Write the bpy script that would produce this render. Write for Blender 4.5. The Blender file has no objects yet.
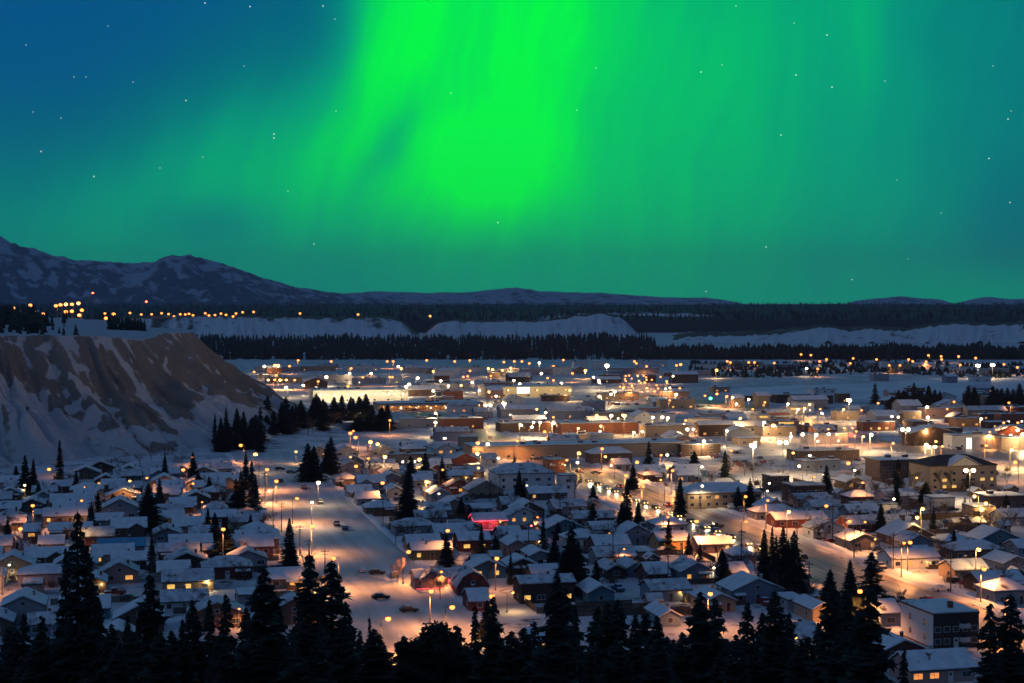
import bpy, math, random
import numpy as np
from mathutils import Vector, Matrix

random.seed(11)
rng = np.random.default_rng(5)
R = math.radians
scene = bpy.context.scene
col = scene.collection

# ------------------------------------------------------------------ camera
F = 1600.0                      # focal length in picture widths of 1024
CAM_H = 75.0                    # lookout above the town
HOR = 302.0
TILT = math.atan((341.5 - HOR) / F)
cam_data = bpy.data.cameras.new('camera')
cam_data.sensor_width = 36.0
cam_data.lens = 36.0 * F / 1024.0
cam_data.clip_start = 0.5
cam_data.clip_end = 90000.0
cam = bpy.data.objects.new('camera', cam_data)
col.objects.link(cam)
cam.location = (0, 0, CAM_H)
cam.rotation_euler = (math.pi / 2 - TILT, 0, 0)
scene.camera = cam

scene.view_settings.view_transform = 'Standard'
scene.view_settings.look = 'None'
scene.view_settings.exposure = 0.0
scene.view_settings.gamma = 1.0
scene.view_settings.use_curve_mapping = False
cy = scene.cycles
cy.use_denoising = True
cy.max_bounces = 3
cy.diffuse_bounces = 2
cy.glossy_bounces = 1
cy.transmission_bounces = 2
cy.volume_bounces = 0
cy.transparent_max_bounces = 4
cy.sample_clamp_indirect = 3.0
cy.use_light_tree = True
cy.caustics_reflective = False
cy.caustics_refractive = False


# ------------------------------------------------------------------ sky: blue night with the aurora, anchored to compass directions
world = bpy.data.worlds.new('World')
scene.world = world
world.use_nodes = True
NT = world.node_tree
NT.nodes.clear()
def wn(t, **kw):
    n = NT.nodes.new(t)
    for k, v in kw.items():
        setattr(n, k, v)
    return n
def sock(x, s):
    if isinstance(x, (int, float)):
        s.default_value = x
    else:
        NT.links.new(x, s)
def M(op, a, b=0.0, c=0.0, clamp=False):
    n = wn('ShaderNodeMath', operation=op, use_clamp=clamp)
    sock(a, n.inputs[0]); sock(b, n.inputs[1]); sock(c, n.inputs[2])
    return n.outputs[0]
tc = wn('ShaderNodeTexCoord')
dirv = tc.outputs['Generated']
sep = wn('ShaderNodeSeparateXYZ')
NT.links.new(dirv, sep.inputs[0])
dx, dy, dz = sep.outputs
az = M('ARCTAN2', dx, dy)                                   # compass angle from north
el = M('ARCSINE', dz)
cz = wn('ShaderNodeCombineXYZ')
NT.links.new(az, cz.inputs[0]); NT.links.new(el, cz.inputs[1])
# slow curtain-like bending of the aurora
n0 = wn('ShaderNodeTexNoise'); n0.inputs['Scale'].default_value = 9.0; n0.inputs['Detail'].default_value = 2.0
NT.links.new(cz.outputs[0], n0.inputs['Vector'])
warp = M('MULTIPLY', M('SUBTRACT', n0.outputs['Fac'], 0.5), 0.05)
azw = M('ADD', az, warp)
def A(px): return math.atan((px - 512.0) / F)
def E(py): return math.atan((HOR - py) / F)
def blob(px, py, sx, sy, amp, shear=0.0, power=2.0):
    u = M('SUBTRACT', azw, A(px)); v = M('SUBTRACT', el, E(py))
    if shear:
        u = M('SUBTRACT', u, M('MULTIPLY', v, shear))
    u = M('ABSOLUTE', M('MULTIPLY', u, F / sx)); v = M('ABSOLUTE', M('MULTIPLY', v, F / sy))
    q = M('ADD', M('POWER', u, power), M('POWER', v, power))
    return M('MULTIPLY', M('EXPONENT', M('MULTIPLY', q, -1.0)), amp)
BLOBS = [
    (524, 10, 88, 172, 0.60, 0.24, 2.2),
    (408, -10, 52, 118, 0.66, 0.25, 2.4),
    (486, 165, 82, 52, 0.42, 0.10, 2.4),
    (399, 140, 15, 36, -0.24, 0.4, 2.0),
    (352, 130, 34, 85, 0.17, 0.55, 2.0),
    (470, 110, 190, 130, 0.20, 0.2, 2.0),
    (225, 160, 95, 75, 0.15, 0.7, 2.0),
    (330, 190, 120, 70, 0.13, 0.3, 2.0),
    (690, 40, 170, 190, 0.34, 0.1, 2.0),
    (590, 225, 260, 90, 0.17, 0.0, 2.0),
    (876, 15, 30, 90, 0.09, 0.1, 2.0),
    (930, 80, 190, 260, 0.12, 0.0, 2.0),
    (218, 222, 60, 24, -0.10, 0.0, 2.0),
    (80, 240, 190, 80, 0.12, 0.0, 2.0),
    (1005, 225, 60, 60, -0.05, 0.0, 2.0),
    (1000, 292, 80, 30, 0.06, 0.0, 2.0),
]
acc = None
for b in BLOBS:
    o = blob(*b)
    acc = o if acc is None else M('ADD', acc, o)
st = wn('ShaderNodeTexNoise'); st.inputs['Scale'].default_value = 1.0; st.inputs['Detail'].default_value = 3.0
cs = wn('ShaderNodeCombineXYZ')
NT.links.new(M('MULTIPLY', M('SUBTRACT', azw, M('MULTIPLY', el, 0.18)), 55.0), cs.inputs[0])
NT.links.new(M('MULTIPLY', el, 7.0), cs.inputs[1])
NT.links.new(cs.outputs[0], st.inputs['Vector'])
st2 = wn('ShaderNodeTexNoise'); st2.inputs['Scale'].default_value = 1.0; st2.inputs['Detail'].default_value = 2.0
cs2 = wn('ShaderNodeCombineXYZ')
NT.links.new(M('MULTIPLY', M('SUBTRACT', azw, M('MULTIPLY', el, 0.24)), 130.0), cs2.inputs[0])
NT.links.new(M('MULTIPLY', el, 11.0), cs2.inputs[1])
NT.links.new(cs2.outputs[0], st2.inputs['Vector'])
streak = M('ADD', 0.68, M('ADD', M('MULTIPLY', st.outputs['Fac'], 0.52), M('MULTIPLY', st2.outputs['Fac'], 0.13)))
# faint glow along the horizon everywhere
hz = M('MULTIPLY', M('EXPONENT', M('MULTIPLY', M('ABSOLUTE', el), -F / 85.0)), 0.165)
aur = M('ADD', M('ADD', M('MULTIPLY', acc, streak), hz), 0.085)
ramp = wn('ShaderNodeValToRGB')
cr = ramp.color_ramp
cr.interpolation = 'LINEAR'
stops = [(0.0, (0.0, 0.055, 0.22)), (0.085, (0.0, 0.085, 0.25)), (0.125, (0.0, 0.13, 0.215)), (0.2, (0.0, 0.2, 0.205)),
         (0.32, (0.0, 0.33, 0.205)), (0.48, (0.0, 0.49, 0.165)), (0.72, (0.0, 0.76, 0.10)), (0.95, (0.0, 1.0, 0.062))]
cr.elements[0].position, cr.elements[1].position = stops[0][0], stops[-1][0]
cr.elements[0].color = (*stops[0][1], 1); cr.elements[-1].color = (*stops[-1][1], 1)
for p, c in stops[1:-1]:
    e = cr.elements.new(p); e.color = (*c, 1)
NT.links.new(aur, ramp.inputs[0])
# stars
STARS_A = [(205, 3), (250, 6.5), (323, 6), (186, 100.5), (274, 134), (274, 138), (41, 151.5), (94, 176.5), (314, 244), (498, 222.5),
           (701, 72), (796, 75), (781, 135), (766, 247), (852, 279.5), (1008, 119), (989, 158.5), (1010, 202.5), (706, 291.5), (832, 87), (827, 35)]
STARS_B = [(451, 93), (336, 111), (288, 191), (335, 19), (86, 77), (74, 77), (133, 82), (244, 66), (722, 65), (1011, 111), (885, 81), (993, 66),
           (908, 259), (941, 213), (794, 23), (577, 110), (596, 68), (897, 180), (736, 6), (26, 45), (108, 26), (33, 112), (160, 168), (61, 118), (203, 157)]
def pdir(px, py):
    a = TILT
    v = Vector((px - 512.0, F * math.cos(a) + (341.5 - py) * math.sin(a), -F * math.sin(a) + (341.5 - py) * math.cos(a)))
    return v.normalized()
def star_chain(lst):
    m = None
    for p in lst:
        n = wn('ShaderNodeVectorMath', operation='DISTANCE')
        NT.links.new(dirv, n.inputs[0]); n.inputs[1].default_value = pdir(*p)
        m = n.outputs['Value'] if m is None else M('MINIMUM', m, n.outputs['Value'])
    return m
sa = M('MULTIPLY', M('LESS_THAN', star_chain(STARS_A), 0.00046), 0.55)
sb = M('MULTIPLY', M('LESS_THAN', star_chain(STARS_B), 0.00038), 0.36)
stars = M('ADD', sa, sb)
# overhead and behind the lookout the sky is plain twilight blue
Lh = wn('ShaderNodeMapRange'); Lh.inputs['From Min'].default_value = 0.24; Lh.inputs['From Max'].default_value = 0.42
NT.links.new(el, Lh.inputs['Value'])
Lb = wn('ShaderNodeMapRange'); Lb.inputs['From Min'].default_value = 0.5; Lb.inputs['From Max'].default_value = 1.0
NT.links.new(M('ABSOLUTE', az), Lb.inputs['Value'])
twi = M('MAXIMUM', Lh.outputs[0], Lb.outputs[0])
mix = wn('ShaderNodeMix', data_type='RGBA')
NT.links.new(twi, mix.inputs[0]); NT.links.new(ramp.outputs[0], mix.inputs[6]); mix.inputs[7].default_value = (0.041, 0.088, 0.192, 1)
addn = wn('ShaderNodeMix', data_type='RGBA', blend_type='ADD'); addn.inputs[0].default_value = 1.0
NT.links.new(mix.outputs[2], addn.inputs[6])
cst = wn('ShaderNodeCombineXYZ')
for i in range(3): NT.links.new(stars, cst.inputs[i])
NT.links.new(cst.outputs[0], addn.inputs[7])
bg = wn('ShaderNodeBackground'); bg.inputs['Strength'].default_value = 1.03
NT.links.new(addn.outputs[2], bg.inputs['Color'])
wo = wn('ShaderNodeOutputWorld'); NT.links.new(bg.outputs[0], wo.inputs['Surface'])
world.cycles.sampling_method = 'MANUAL'
world.cycles.sample_map_resolution = 512

# last twilight from behind the lookout, very weak and soft
sun_d = bpy.data.lights.new('twilight', 'SUN'); sun_d.energy = 0.16; sun_d.angle = R(12); sun_d.color = (0.45, 0.70, 1.0)
sun = bpy.data.objects.new('twilight', sun_d); col.objects.link(sun); sun.rotation_euler = (R(58), 0, R(-62)); sun.location = (0, -40, 140)


# ------------------------------------------------------------------ geometry of the place
YAW = math.atan((512.0 - 135.0) / F)                # the town grid runs away to the left of the view
UX, UY = -math.sin(YAW), math.cos(YAW)              # away along the streets
VX, VY = math.cos(YAW), math.sin(YAW)               # across the streets, to the right
def ground(px, py, z=0.0):
    v = pdir(px, py)
    k = (z - CAM_H) / v.z
    return Vector((v.x * k, v.y * k, z))
def at(px, dist, z=0.0):
    return Vector(((px - 512.0) / F * dist, dist, z))
def proj(x, y, z=0.0):
    a = TILT
    zz = z - CAM_H
    d = y * math.cos(a) - zz * math.sin(a)
    u = y * math.sin(a) + zz * math.cos(a)
    return 512 + F * x / d, 341.5 - F * u / d
def st_of(p): return p[0] * VX + p[1] * VY, p[0] * UX + p[1] * UY
def xy_of(s, t): return s * VX + t * UX, s * VY + t * UY

# value noise
_perm = rng.random((256, 256))
def vnoise(x, y):
    x = np.asarray(x, float); y = np.asarray(y, float)
    xi = np.floor(x).astype(int); yi = np.floor(y).astype(int)
    fx = x - xi; fy = y - yi
    fx = fx * fx * (3 - 2 * fx); fy = fy * fy * (3 - 2 * fy)
    def g(a, b): return _perm[a % 256, b % 256]
    return (g(xi, yi) * (1 - fx) + g(xi + 1, yi) * fx) * (1 - fy) + (g(xi, yi + 1) * (1 - fx) + g(xi + 1, yi + 1) * fx) * fy
def fbm(x, y, oct=4):
    s = 0; a = 0.5
    for i in range(oct):
        s = s + a * vnoise(x * 2 ** i + 17.3 * i, y * 2 ** i + 5.1 * i); a *= 0.5
    return s

# ------------------------------------------------------------------ materials
def new_mat(name):
    m = bpy.data.materials.new(name); m.use_nodes = True
    return m, m.node_tree, m.node_tree.nodes['Principled BSDF']
def plain(name, c, rough=0.8, var=0.15, scale=2.0, c2=None, bump=0.0, spec=0.2, bscale=None):
    m, nt, p = new_mat(name)
    p.inputs['Roughness'].default_value = rough
    p.inputs['Specular IOR Level'].default_value = spec
    tcn = nt.nodes.new('ShaderNodeTexCoord')
    nz = nt.nodes.new('ShaderNodeTexNoise'); nz.inputs['Scale'].default_value = scale; nz.inputs['Detail'].default_value = 4
    nt.links.new(tcn.outputs['Object'], nz.inputs['Vector'])
    mx = nt.nodes.new('ShaderNodeMix'); mx.data_type = 'RGBA'
    a = tuple(max(0, v * (1 - var)) for v in c); b = c2 or tuple(min(1, v * (1 + var)) for v in c)
    mx.inputs[6].default_value = (*a, 1); mx.inputs[7].default_value = (*b, 1)
    mr = nt.nodes.new('ShaderNodeMapRange'); mr.inputs['From Min'].default_value = 0.3; mr.inputs['From Max'].default_value = 0.7
    nt.links.new(nz.outputs['Fac'], mr.inputs['Value'])
    nt.links.new(mr.outputs[0], mx.inputs[0])
    nt.links.new(mx.outputs[2], p.inputs['Base Color'])
    if bump:
        bz = nt.nodes.new('ShaderNodeTexNoise'); bz.inputs['Scale'].default_value = bscale or scale * 2; bz.inputs['Detail'].default_value = 3
        nt.links.new(tcn.outputs['Object'], bz.inputs['Vector'])
        bp = nt.nodes.new('ShaderNodeBump'); bp.inputs['Strength'].default_value = bump; bp.inputs['Distance'].default_value = 0.3
        nt.links.new(bz.outputs['Fac'], bp.inputs['Height']); nt.links.new(bp.outputs[0], p.inputs['Normal'])
    return m
def along_street(m, k):
    nt = m.node_tree; tcn = nt.nodes.new('ShaderNodeTexCoord'); mp = nt.nodes.new('ShaderNodeMapping'); mp.vector_type = 'TEXTURE'
    mp.inputs['Rotation'].default_value = (0, 0, YAW); mp.inputs['Scale'].default_value = (1, k, 1)
    nt.links.new(tcn.outputs['Object'], mp.inputs['Vector'])
    for n in nt.nodes:
        if n.type == 'TEX_NOISE': nt.links.new(mp.outputs[0], n.inputs['Vector'])
def siding(name, c):
    m, nt, p = new_mat(name)
    p.inputs['Roughness'].default_value = 0.75; p.inputs['Specular IOR Level'].default_value = 0.2
    tcn = nt.nodes.new('ShaderNodeTexCoord'); sp = nt.nodes.new('ShaderNodeSeparateXYZ')
    nt.links.new(tcn.outputs['Object'], sp.inputs[0])
    md = nt.nodes.new('ShaderNodeMath'); md.operation = 'FRACT'
    ml = nt.nodes.new('ShaderNodeMath'); ml.operation = 'MULTIPLY'; ml.inputs[1].default_value = 4.0
    nt.links.new(sp.outputs[2], ml.inputs[0]); nt.links.new(ml.outputs[0], md.inputs[0])
    nz = nt.nodes.new('ShaderNodeTexNoise'); nz.inputs['Scale'].default_value = 0.7; nz.inputs['Detail'].default_value = 4
    nt.links.new(tcn.outputs['Object'], nz.inputs['Vector'])
    mx = nt.nodes.new('ShaderNodeMix'); mx.data_type = 'RGBA'
    mx.inputs[6].default_value = (*[v * 0.78 for v in c], 1); mx.inputs[7].default_value = (*[min(1, v * 1.12) for v in c], 1)
    nt.links.new(nz.outputs['Fac'], mx.inputs[0]); nt.links.new(mx.outputs[2], p.inputs['Base Color'])
    bp = nt.nodes.new('ShaderNodeBump'); bp.inputs['Strength'].default_value = 0.5; bp.inputs['Distance'].default_value = 0.03
    nt.links.new(md.outputs[0], bp.inputs['Height']); nt.links.new(bp.outputs[0], p.inputs['Normal'])
    return m
def emis(name, c, s, sample=False):
    m, nt, p = new_mat(name)
    p.inputs['Base Color'].default_value = (0.6, 0.6, 0.6, 1)
    p.inputs['Emission Color'].default_value = (*c, 1); p.inputs['Emission Strength'].default_value = s
    m.cycles.emission_sampling = 'AUTO' if sample else 'NONE'
    return m
def lit_pane(name, c, s):
    # a lamp-lit room behind curtains: uneven glow
    m, nt, p = new_mat(name)
    p.inputs['Base Color'].default_value = (0.1, 0.1, 0.1, 1); p.inputs['Roughness'].default_value = 0.3
    tcn = nt.nodes.new('ShaderNodeTexCoord'); nz = nt.nodes.new('ShaderNodeTexNoise'); nz.inputs['Scale'].default_value = 1.4; nz.inputs['Detail'].default_value = 2
    nt.links.new(tcn.outputs['Object'], nz.inputs['Vector'])
    ml = nt.nodes.new('ShaderNodeMath'); ml.operation = 'MULTIPLY'; ml.inputs[1].default_value = 2.0 * s
    nt.links.new(nz.outputs['Fac'], ml.inputs[0])
    p.inputs['Emission Color'].default_value = (*c, 1); nt.links.new(ml.outputs[0], p.inputs['Emission Strength'])
    m.cycles.emission_sampling = 'NONE'
    return m
MAT = {}
MAT['snow'] = plain('snow', (0.38, 0.39, 0.42), 0.7, 0.10, 0.06, c2=(0.66, 0.68, 0.72), bump=0.5, bscale=0.9)
MAT['roof_snow'] = plain('roof_snow', (0.62, 0.65, 0.69), 0.7, 0.14, 0.4, bump=0.4, bscale=0.8)
MAT['tracked'] = plain('tracked_snow', (0.46, 0.45, 0.45), 0.65, 0.15, 0.30, c2=(0.62, 0.62, 0.64), bump=0.6, bscale=0.9)
along_street(MAT['tracked'], 9)
MAT['slush'] = plain('road_slush', (0.17, 0.145, 0.125), 0.5, 0.25, 0.5, c2=(0.40, 0.36, 0.33), bump=0.3, bscale=0.5, spec=0.4)
along_street(MAT['slush'], 25)
MAT['lot'] = plain('lot_snow', (0.42, 0.4, 0.38), 0.6, 0.2, 0.08, c2=(0.6, 0.58, 0.56), bump=0.3)
def patchy(m, dark, lo, hi, sc):
    nt = m.node_tree; p = nt.nodes['Principled BSDF']; src = p.inputs['Base Color'].links[0].from_socket
    tcn = nt.nodes.new('ShaderNodeTexCoord'); nz = nt.nodes.new('ShaderNodeTexNoise'); nz.inputs['Scale'].default_value = sc; nz.inputs['Detail'].default_value = 5; nz.inputs['Roughness'].default_value = .65
    oi = nt.nodes.new('ShaderNodeObjectInfo'); ad = nt.nodes.new('ShaderNodeVectorMath'); ad.operation = 'ADD'
    ml = nt.nodes.new('ShaderNodeVectorMath'); ml.operation = 'SCALE'; ml.inputs[0].default_value = (37, 91, 13); nt.links.new(oi.outputs['Random'], ml.inputs['Scale'])
    nt.links.new(tcn.outputs['Object'], ad.inputs[0]); nt.links.new(ml.outputs[0], ad.inputs[1]); nt.links.new(ad.outputs[0], nz.inputs['Vector'])
    mr = nt.nodes.new('ShaderNodeMapRange'); mr.inputs['From Min'].default_value = lo; mr.inputs['From Max'].default_value = hi
    nt.links.new(nz.outputs['Fac'], mr.inputs['Value'])
    mx = nt.nodes.new('ShaderNodeMix'); mx.data_type = 'RGBA'; nt.links.new(mr.outputs[0], mx.inputs[0]); nt.links.new(src, mx.inputs[6]); mx.inputs[7].default_value = (*dark, 1)
    nt.links.new(mx.outputs[2], p.inputs['Base Color'])
patchy(MAT['snow'], (0.10, 0.085, 0.08), 0.56, 0.66, 0.16)
MAT['clean_snow'] = plain('open_snow', (0.60, 0.62, 0.66), 0.7, 0.10, 0.02, c2=(0.72, 0.74, 0.78))
patchy(MAT['roof_snow'], (0.10, 0.09, 0.085), 0.64, 0.70, 0.22)
MAT['thin_snow'] = plain('thin_roof_snow', (0.42, 0.44, 0.47), 0.7, 0.15, 0.6, c2=(0.66, 0.68, 0.72), bump=0.4)
patchy(MAT['thin_snow'], (0.08, 0.07, 0.07), 0.55, 0.66, 0.3)
WALLS = dict(tan=(0.36, 0.27, 0.19), grey=(0.30, 0.30, 0.33), white=(0.62, 0.63, 0.62), brown=(0.13, 0.085, 0.065), dkbrown=(0.06, 0.04, 0.035),
             dkred=(0.17, 0.05, 0.045), teal=(0.10, 0.20, 0.24), pink=(0.42, 0.25, 0.21), bluegrey=(0.20, 0.24, 0.31), olive=(0.20, 0.16, 0.07),
             cream=(0.75, 0.66, 0.48), orange=(0.55, 0.28, 0.12), brick=(0.22, 0.09, 0.06))
for k, v in WALLS.items(): MAT[k] = siding(k + '_siding', v)
MAT['fascia'] = plain('fascia', (0.07, 0.055, 0.05), 0.6)
MAT['bluemetal'] = plain('blue_metal_roof', (0.07, 0.26, 0.42), 0.4, 0.1, 0.6)
MAT['shingle'] = plain('dark_shingles', (0.05, 0.042, 0.04), 0.8, 0.3, 1.5)
MAT['concrete'] = plain('concrete', (0.3, 0.29, 0.28), 0.8)
MAT['frame'] = plain('window_frame', (0.5, 0.49, 0.47), 0.5)
MAT['glass'] = plain('dark_glass', (0.03, 0.035, 0.045), 0.12, 0.1, spec=0.6)
MAT['lit'] = lit_pane('warm_lit_pane', (1.0, 0.44, 0.09), 0.85)
MAT['lity'] = lit_pane('yellow_lit_pane', (1.0, 0.55, 0.12), 1.0)
MAT['litw'] = lit_pane('white_lit_pane', (1.0, 0.9, 0.7), 2.2)
MAT['lito'] = lit_pane('orange_lit_pane', (1.0, 0.32, 0.06), 0.9)
MAT['metal'] = plain('galvanised_metal', (0.13, 0.13, 0.135), 0.5, spec=0.4)
MAT['wood'] = plain('weathered_wood', (0.09, 0.065, 0.05), 0.85)
MAT['bark'] = plain('bark', (0.06, 0.045, 0.037), 0.9, 0.3, 3)
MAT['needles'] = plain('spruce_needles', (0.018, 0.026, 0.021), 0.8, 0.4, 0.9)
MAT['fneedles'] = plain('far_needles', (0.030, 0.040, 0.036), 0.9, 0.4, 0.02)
MAT['twig'] = plain('bare_twigs', (0.11, 0.075, 0.06), 0.9, 0.2, 2)
MAT['rubber'] = plain('rubber', (0.02, 0.02, 0.02), 0.8)
for k, c in dict(car_black=(0.015, 0.015, 0.018), car_grey=(0.12, 0.12, 0.13), car_white=(0.6, 0.6, 0.6), car_red=(0.25, 0.02, 0.02), car_blue=(0.03, 0.06, 0.16),
                 loader_yellow=(0.6, 0.33, 0.03)).items():
    MAT[k] = plain(k + '_paint', c, 0.35, 0.05, spec=0.5)
MAT['head'] = emis('headlight_glow', (1.0, 0.58, 0.16), 9.0)
MAT['headoff'] = plain('headlight_glass', (0.4, 0.4, 0.4), 0.2)
MAT['tail'] = emis('taillight_glow', (1.0, 0.08, 0.03), 4.0)
MAT['redstring'] = emis('red_string_lights', (1.0, 0.06, 0.09), 3.0)
MAT['lamp_o'] = emis('sodium_lamp', (1.0, 0.27, 0.035), 3.6)
MAT['lamp_y'] = emis('yellow_lamp', (1.0, 0.45, 0.08), 5.5)
MAT['lamp_w'] = emis('white_lamp', (1.0, 0.80, 0.46), 12.0)
MAT['lamp_r'] = emis('red_beacon', (1.0, 0.10, 0.05), 12.0)
MAT['lamp_g'] = emis('green_signal', (0.05, 1.0, 0.35), 14.0)


# ------------------------------------------------------------------ mesh builder
class MB:
    def __init__(s): s.v = []; s.f = []; s.m = []
    def add(s, vs, fs, m=0):
        o = len(s.v); s.v.extend([tuple(v) for v in vs]); s.f.extend([tuple(i + o for i in f) for f in fs]); s.m.extend([m] * len(fs))
    def box(s, x0, x1, y0, y1, z0, z1, m=0):
        s.add([(x0, y0, z0), (x1, y0, z0), (x1, y1, z0), (x0, y1, z0), (x0, y0, z1), (x1, y0, z1), (x1, y1, z1), (x0, y1, z1)],
              [(0, 3, 2, 1), (4, 5, 6, 7), (0, 1, 5, 4), (1, 2, 6, 5), (2, 3, 7, 6), (3, 0, 4, 7)], m)
    def prism(s, poly, a0, a1, axis, m=0):
        """poly: counter-clockwise (h, z) outline; pushed along axis 'x' or 'y' from a0 to a1"""
        n = len(poly)
        if axis == 'y': vs = [(h, a0, z) for h, z in poly] + [(h, a1, z) for h, z in poly]
        else: vs = [(a0, h, z) for h, z in poly] + [(a1, h, z) for h, z in poly]
        fs = [tuple(range(n)), tuple(range(2 * n - 1, n - 1, -1))] + [(i, i + n, (i + 1) % n + n, (i + 1) % n) for i in range(n)]
        s.add(vs, fs, m)
    def tube(s, pts, radii, n=6, m=0):
        rings = []
        for i, p in enumerate(pts):
            p = Vector(p)
            d = (Vector(pts[min(i + 1, len(pts) - 1)]) - Vector(pts[max(i - 1, 0)])).normalized()
            a = d.cross(Vector((0.31, 0.95, 0.05))).normalized(); b = d.cross(a)
            rings.append([p + (a * math.cos(2 * math.pi * k / n) + b * math.sin(2 * math.pi * k / n)) * radii[i] for k in range(n)])
        vs = [q for r in rings for q in r]
        fs = [(i * n + k, i * n + (k + 1) % n, (i + 1) * n + (k + 1) % n, (i + 1) * n + k) for i in range(len(pts) - 1) for k in range(n)]
        fs += [tuple(range(n - 1, -1, -1)), tuple(range((len(pts) - 1) * n, len(pts) * n))]
        s.add(vs, fs, m)
    def ball(s, c, rx, rz, m=0, n=8, k=5):
        vs = [(c[0], c[1], c[2] - rz)]
        for i in range(1, k):
            t = -math.pi / 2 + math.pi * i / k
            for j in range(n):
                f = 2 * math.pi * j / n
                vs.append((c[0] + rx * math.cos(t) * math.cos(f), c[1] + rx * math.cos(t) * math.sin(f), c[2] + rz * math.sin(t)))
        vs.append((c[0], c[1], c[2] + rz))
        fs = [(0, 1 + (j + 1) % n, 1 + j) for j in range(n)]
        for i in range(k - 2):
            fs += [(1 + i * n + j, 1 + i * n + (j + 1) % n, 1 + (i + 1) * n + (j + 1) % n, 1 + (i + 1) * n + j) for j in range(n)]
        L = len(vs) - 1
        fs += [(1 + (k - 2) * n + j, 1 + (k - 2) * n + (j + 1) % n, L) for j in range(n)]
        s.add(vs, fs, m)
    def mesh(s, name, mats):
        me = bpy.data.meshes.new(name)
        me.from_pydata(s.v, [], s.f)
        for m in mats: me.materials.append(MAT[m] if isinstance(m, str) else m)
        if len(mats) > 1: me.polygons.foreach_set('material_index', s.m)
        me.update()
        return me
    def build(s, name, mats, parent=None, loc=(0, 0, 0)):
        return link(name, s.mesh(name, mats), parent, loc)
def link(name, data, parent=None, loc=(0, 0, 0)):
    o = bpy.data.objects.new(name, data); col.objects.link(o)
    o.parent = parent; o.location = loc
    return o
THINGS = []          # (object, look, category, group, px, py, noun) waiting for their label
def thing(name, loc, rz=0.0, data=None):
    o = bpy.data.objects.new(name, data); col.objects.link(o)
    o.location = loc; o.rotation_euler = (0, 0, rz)
    return o
def want_label(o, look, cat, group=None, p=None, fixed=False):
    o['category'] = cat
    if group: o['group'] = group
    if fixed: o['label'] = look; return
    px, py = p if p else proj(*o.location)
    THINGS.append((o, look, px, py))
def structure(o): o['kind'] = 'structure'; return o
def stuff(o, cat=None, label=None):
    o['kind'] = 'stuff'
    if label: o['label'] = label
    if cat: o['category'] = cat
    return o
def grid_mesh(name, X, Y, Z, mat, smooth=True, attr=None):
    ny, nx = X.shape
    v = np.stack([X, Y, Z], -1).reshape(-1, 3)
    i = np.arange(ny * nx).reshape(ny, nx)
    f = np.stack([i[:-1, :-1], i[:-1, 1:], i[1:, 1:], i[1:, :-1]], -1).reshape(-1, 4)
    me = bpy.data.meshes.new(name)
    me.vertices.add(len(v)); me.vertices.foreach_set('co', v.ravel())
    me.loops.add(f.size); me.loops.foreach_set('vertex_index', f.ravel())
    me.polygons.add(len(f)); me.polygons.foreach_set('loop_start', np.arange(0, f.size, 4)); me.polygons.foreach_set('loop_total', np.full(len(f), 4))
    me.update(calc_edges=True); me.validate()
    if smooth: me.polygons.foreach_set('use_smooth', np.ones(len(f), bool))
    if attr is not None:
        a = me.attributes.new('cover', 'FLOAT', 'POINT'); a.data.foreach_set('value', attr.ravel().astype(np.float32))
    me.materials.append(mat)
    return link(name, me)

# ------------------------------------------------------------------ ground
def ground_z(d): return np.maximum(0.0, 73.4 - 0.32 * d)
xs = np.unique(np.concatenate([np.linspace(-45000, -2600, 12), np.linspace(-2600, 2600, 53), np.linspace(2600, 45000, 12)]))
ys = np.unique(np.concatenate([np.linspace(-3000, -80, 5), np.linspace(-80, 320, 81), np.linspace(320, 3600, 42), np.linspace(3600, 70000, 12)]))
GX, GY = np.meshgrid(xs, ys)
GZ = np.where(GY < 0, 73.4, ground_z(GY)) - 0.0
structure(grid_mesh('ground', GX, GY, GZ, MAT['snow'], smooth=False))

def sheet(name, pts, z, mat):
    me = bpy.data.meshes.new(name)
    me.from_pydata([(p[0], p[1], z) for p in pts], [], [tuple(range(len(pts)))])
    me.materials.append(MAT[mat])
    return structure(link(name, me))
def strip_st(name, s0, s1, t0, t1, z, mat):
    return sheet(name, [xy_of(s0, t0), xy_of(s1, t0), xy_of(s1, t1), xy_of(s0, t1)], z, mat)
S_LEFT, _ = st_of(ground(345, 560))
S_MAIN, _ = st_of(ground(760, 546))
T = lambda px, py: st_of(ground(px, py))[1]
Sx = lambda px, py: st_of(ground(px, py))[0]
strip_st('residential_street', S_LEFT - 13, S_LEFT + 19, 300, T(260, 452), 0.02, 'tracked')
strip_st('main_road', S_MAIN - 10, S_MAIN + 14, 300, 1480, 0.035, 'slush')
strip_st('pavement', S_MAIN + 15, S_MAIN + 18.5, 300, 1100, 0.12, 'tracked')
strip_st('pavement', S_MAIN - 14, S_MAIN - 11, 300, 1100, 0.12, 'tracked')
tl = T(110, 597); strip_st('cross_street', -330, S_LEFT - 11, tl - 7, tl + 6, 0.05, 'tracked')
tm = T(420, 508); strip_st('cross_street', S_LEFT + 13, S_MAIN - 14, tm - 5, tm + 5, 0.05, 'tracked')
tr = T(760, 588); strip_st('cross_street', S_MAIN - 150, S_MAIN - 14, tr - 6, tr + 6, 0.05, 'tracked')
tq = T(840, 545); strip_st('cross_street', S_MAIN + 14, S_MAIN + 260, tq - 6, tq + 6, 0.05, 'tracked')
tu = T(300, 462); strip_st('cross_street', S_LEFT + 13, S_MAIN - 14, tu - 6, tu + 6, 0.05, 'tracked')
sheet('car_park', [ground(*p) for p in [(577, 409), (655, 408), (648, 394), (590, 393)]], 0.06, 'lot')
sheet('car_park', [ground(*p) for p in [(722, 474), (772, 473), (762, 459), (722, 460)]], 0.06, 'lot')
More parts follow.
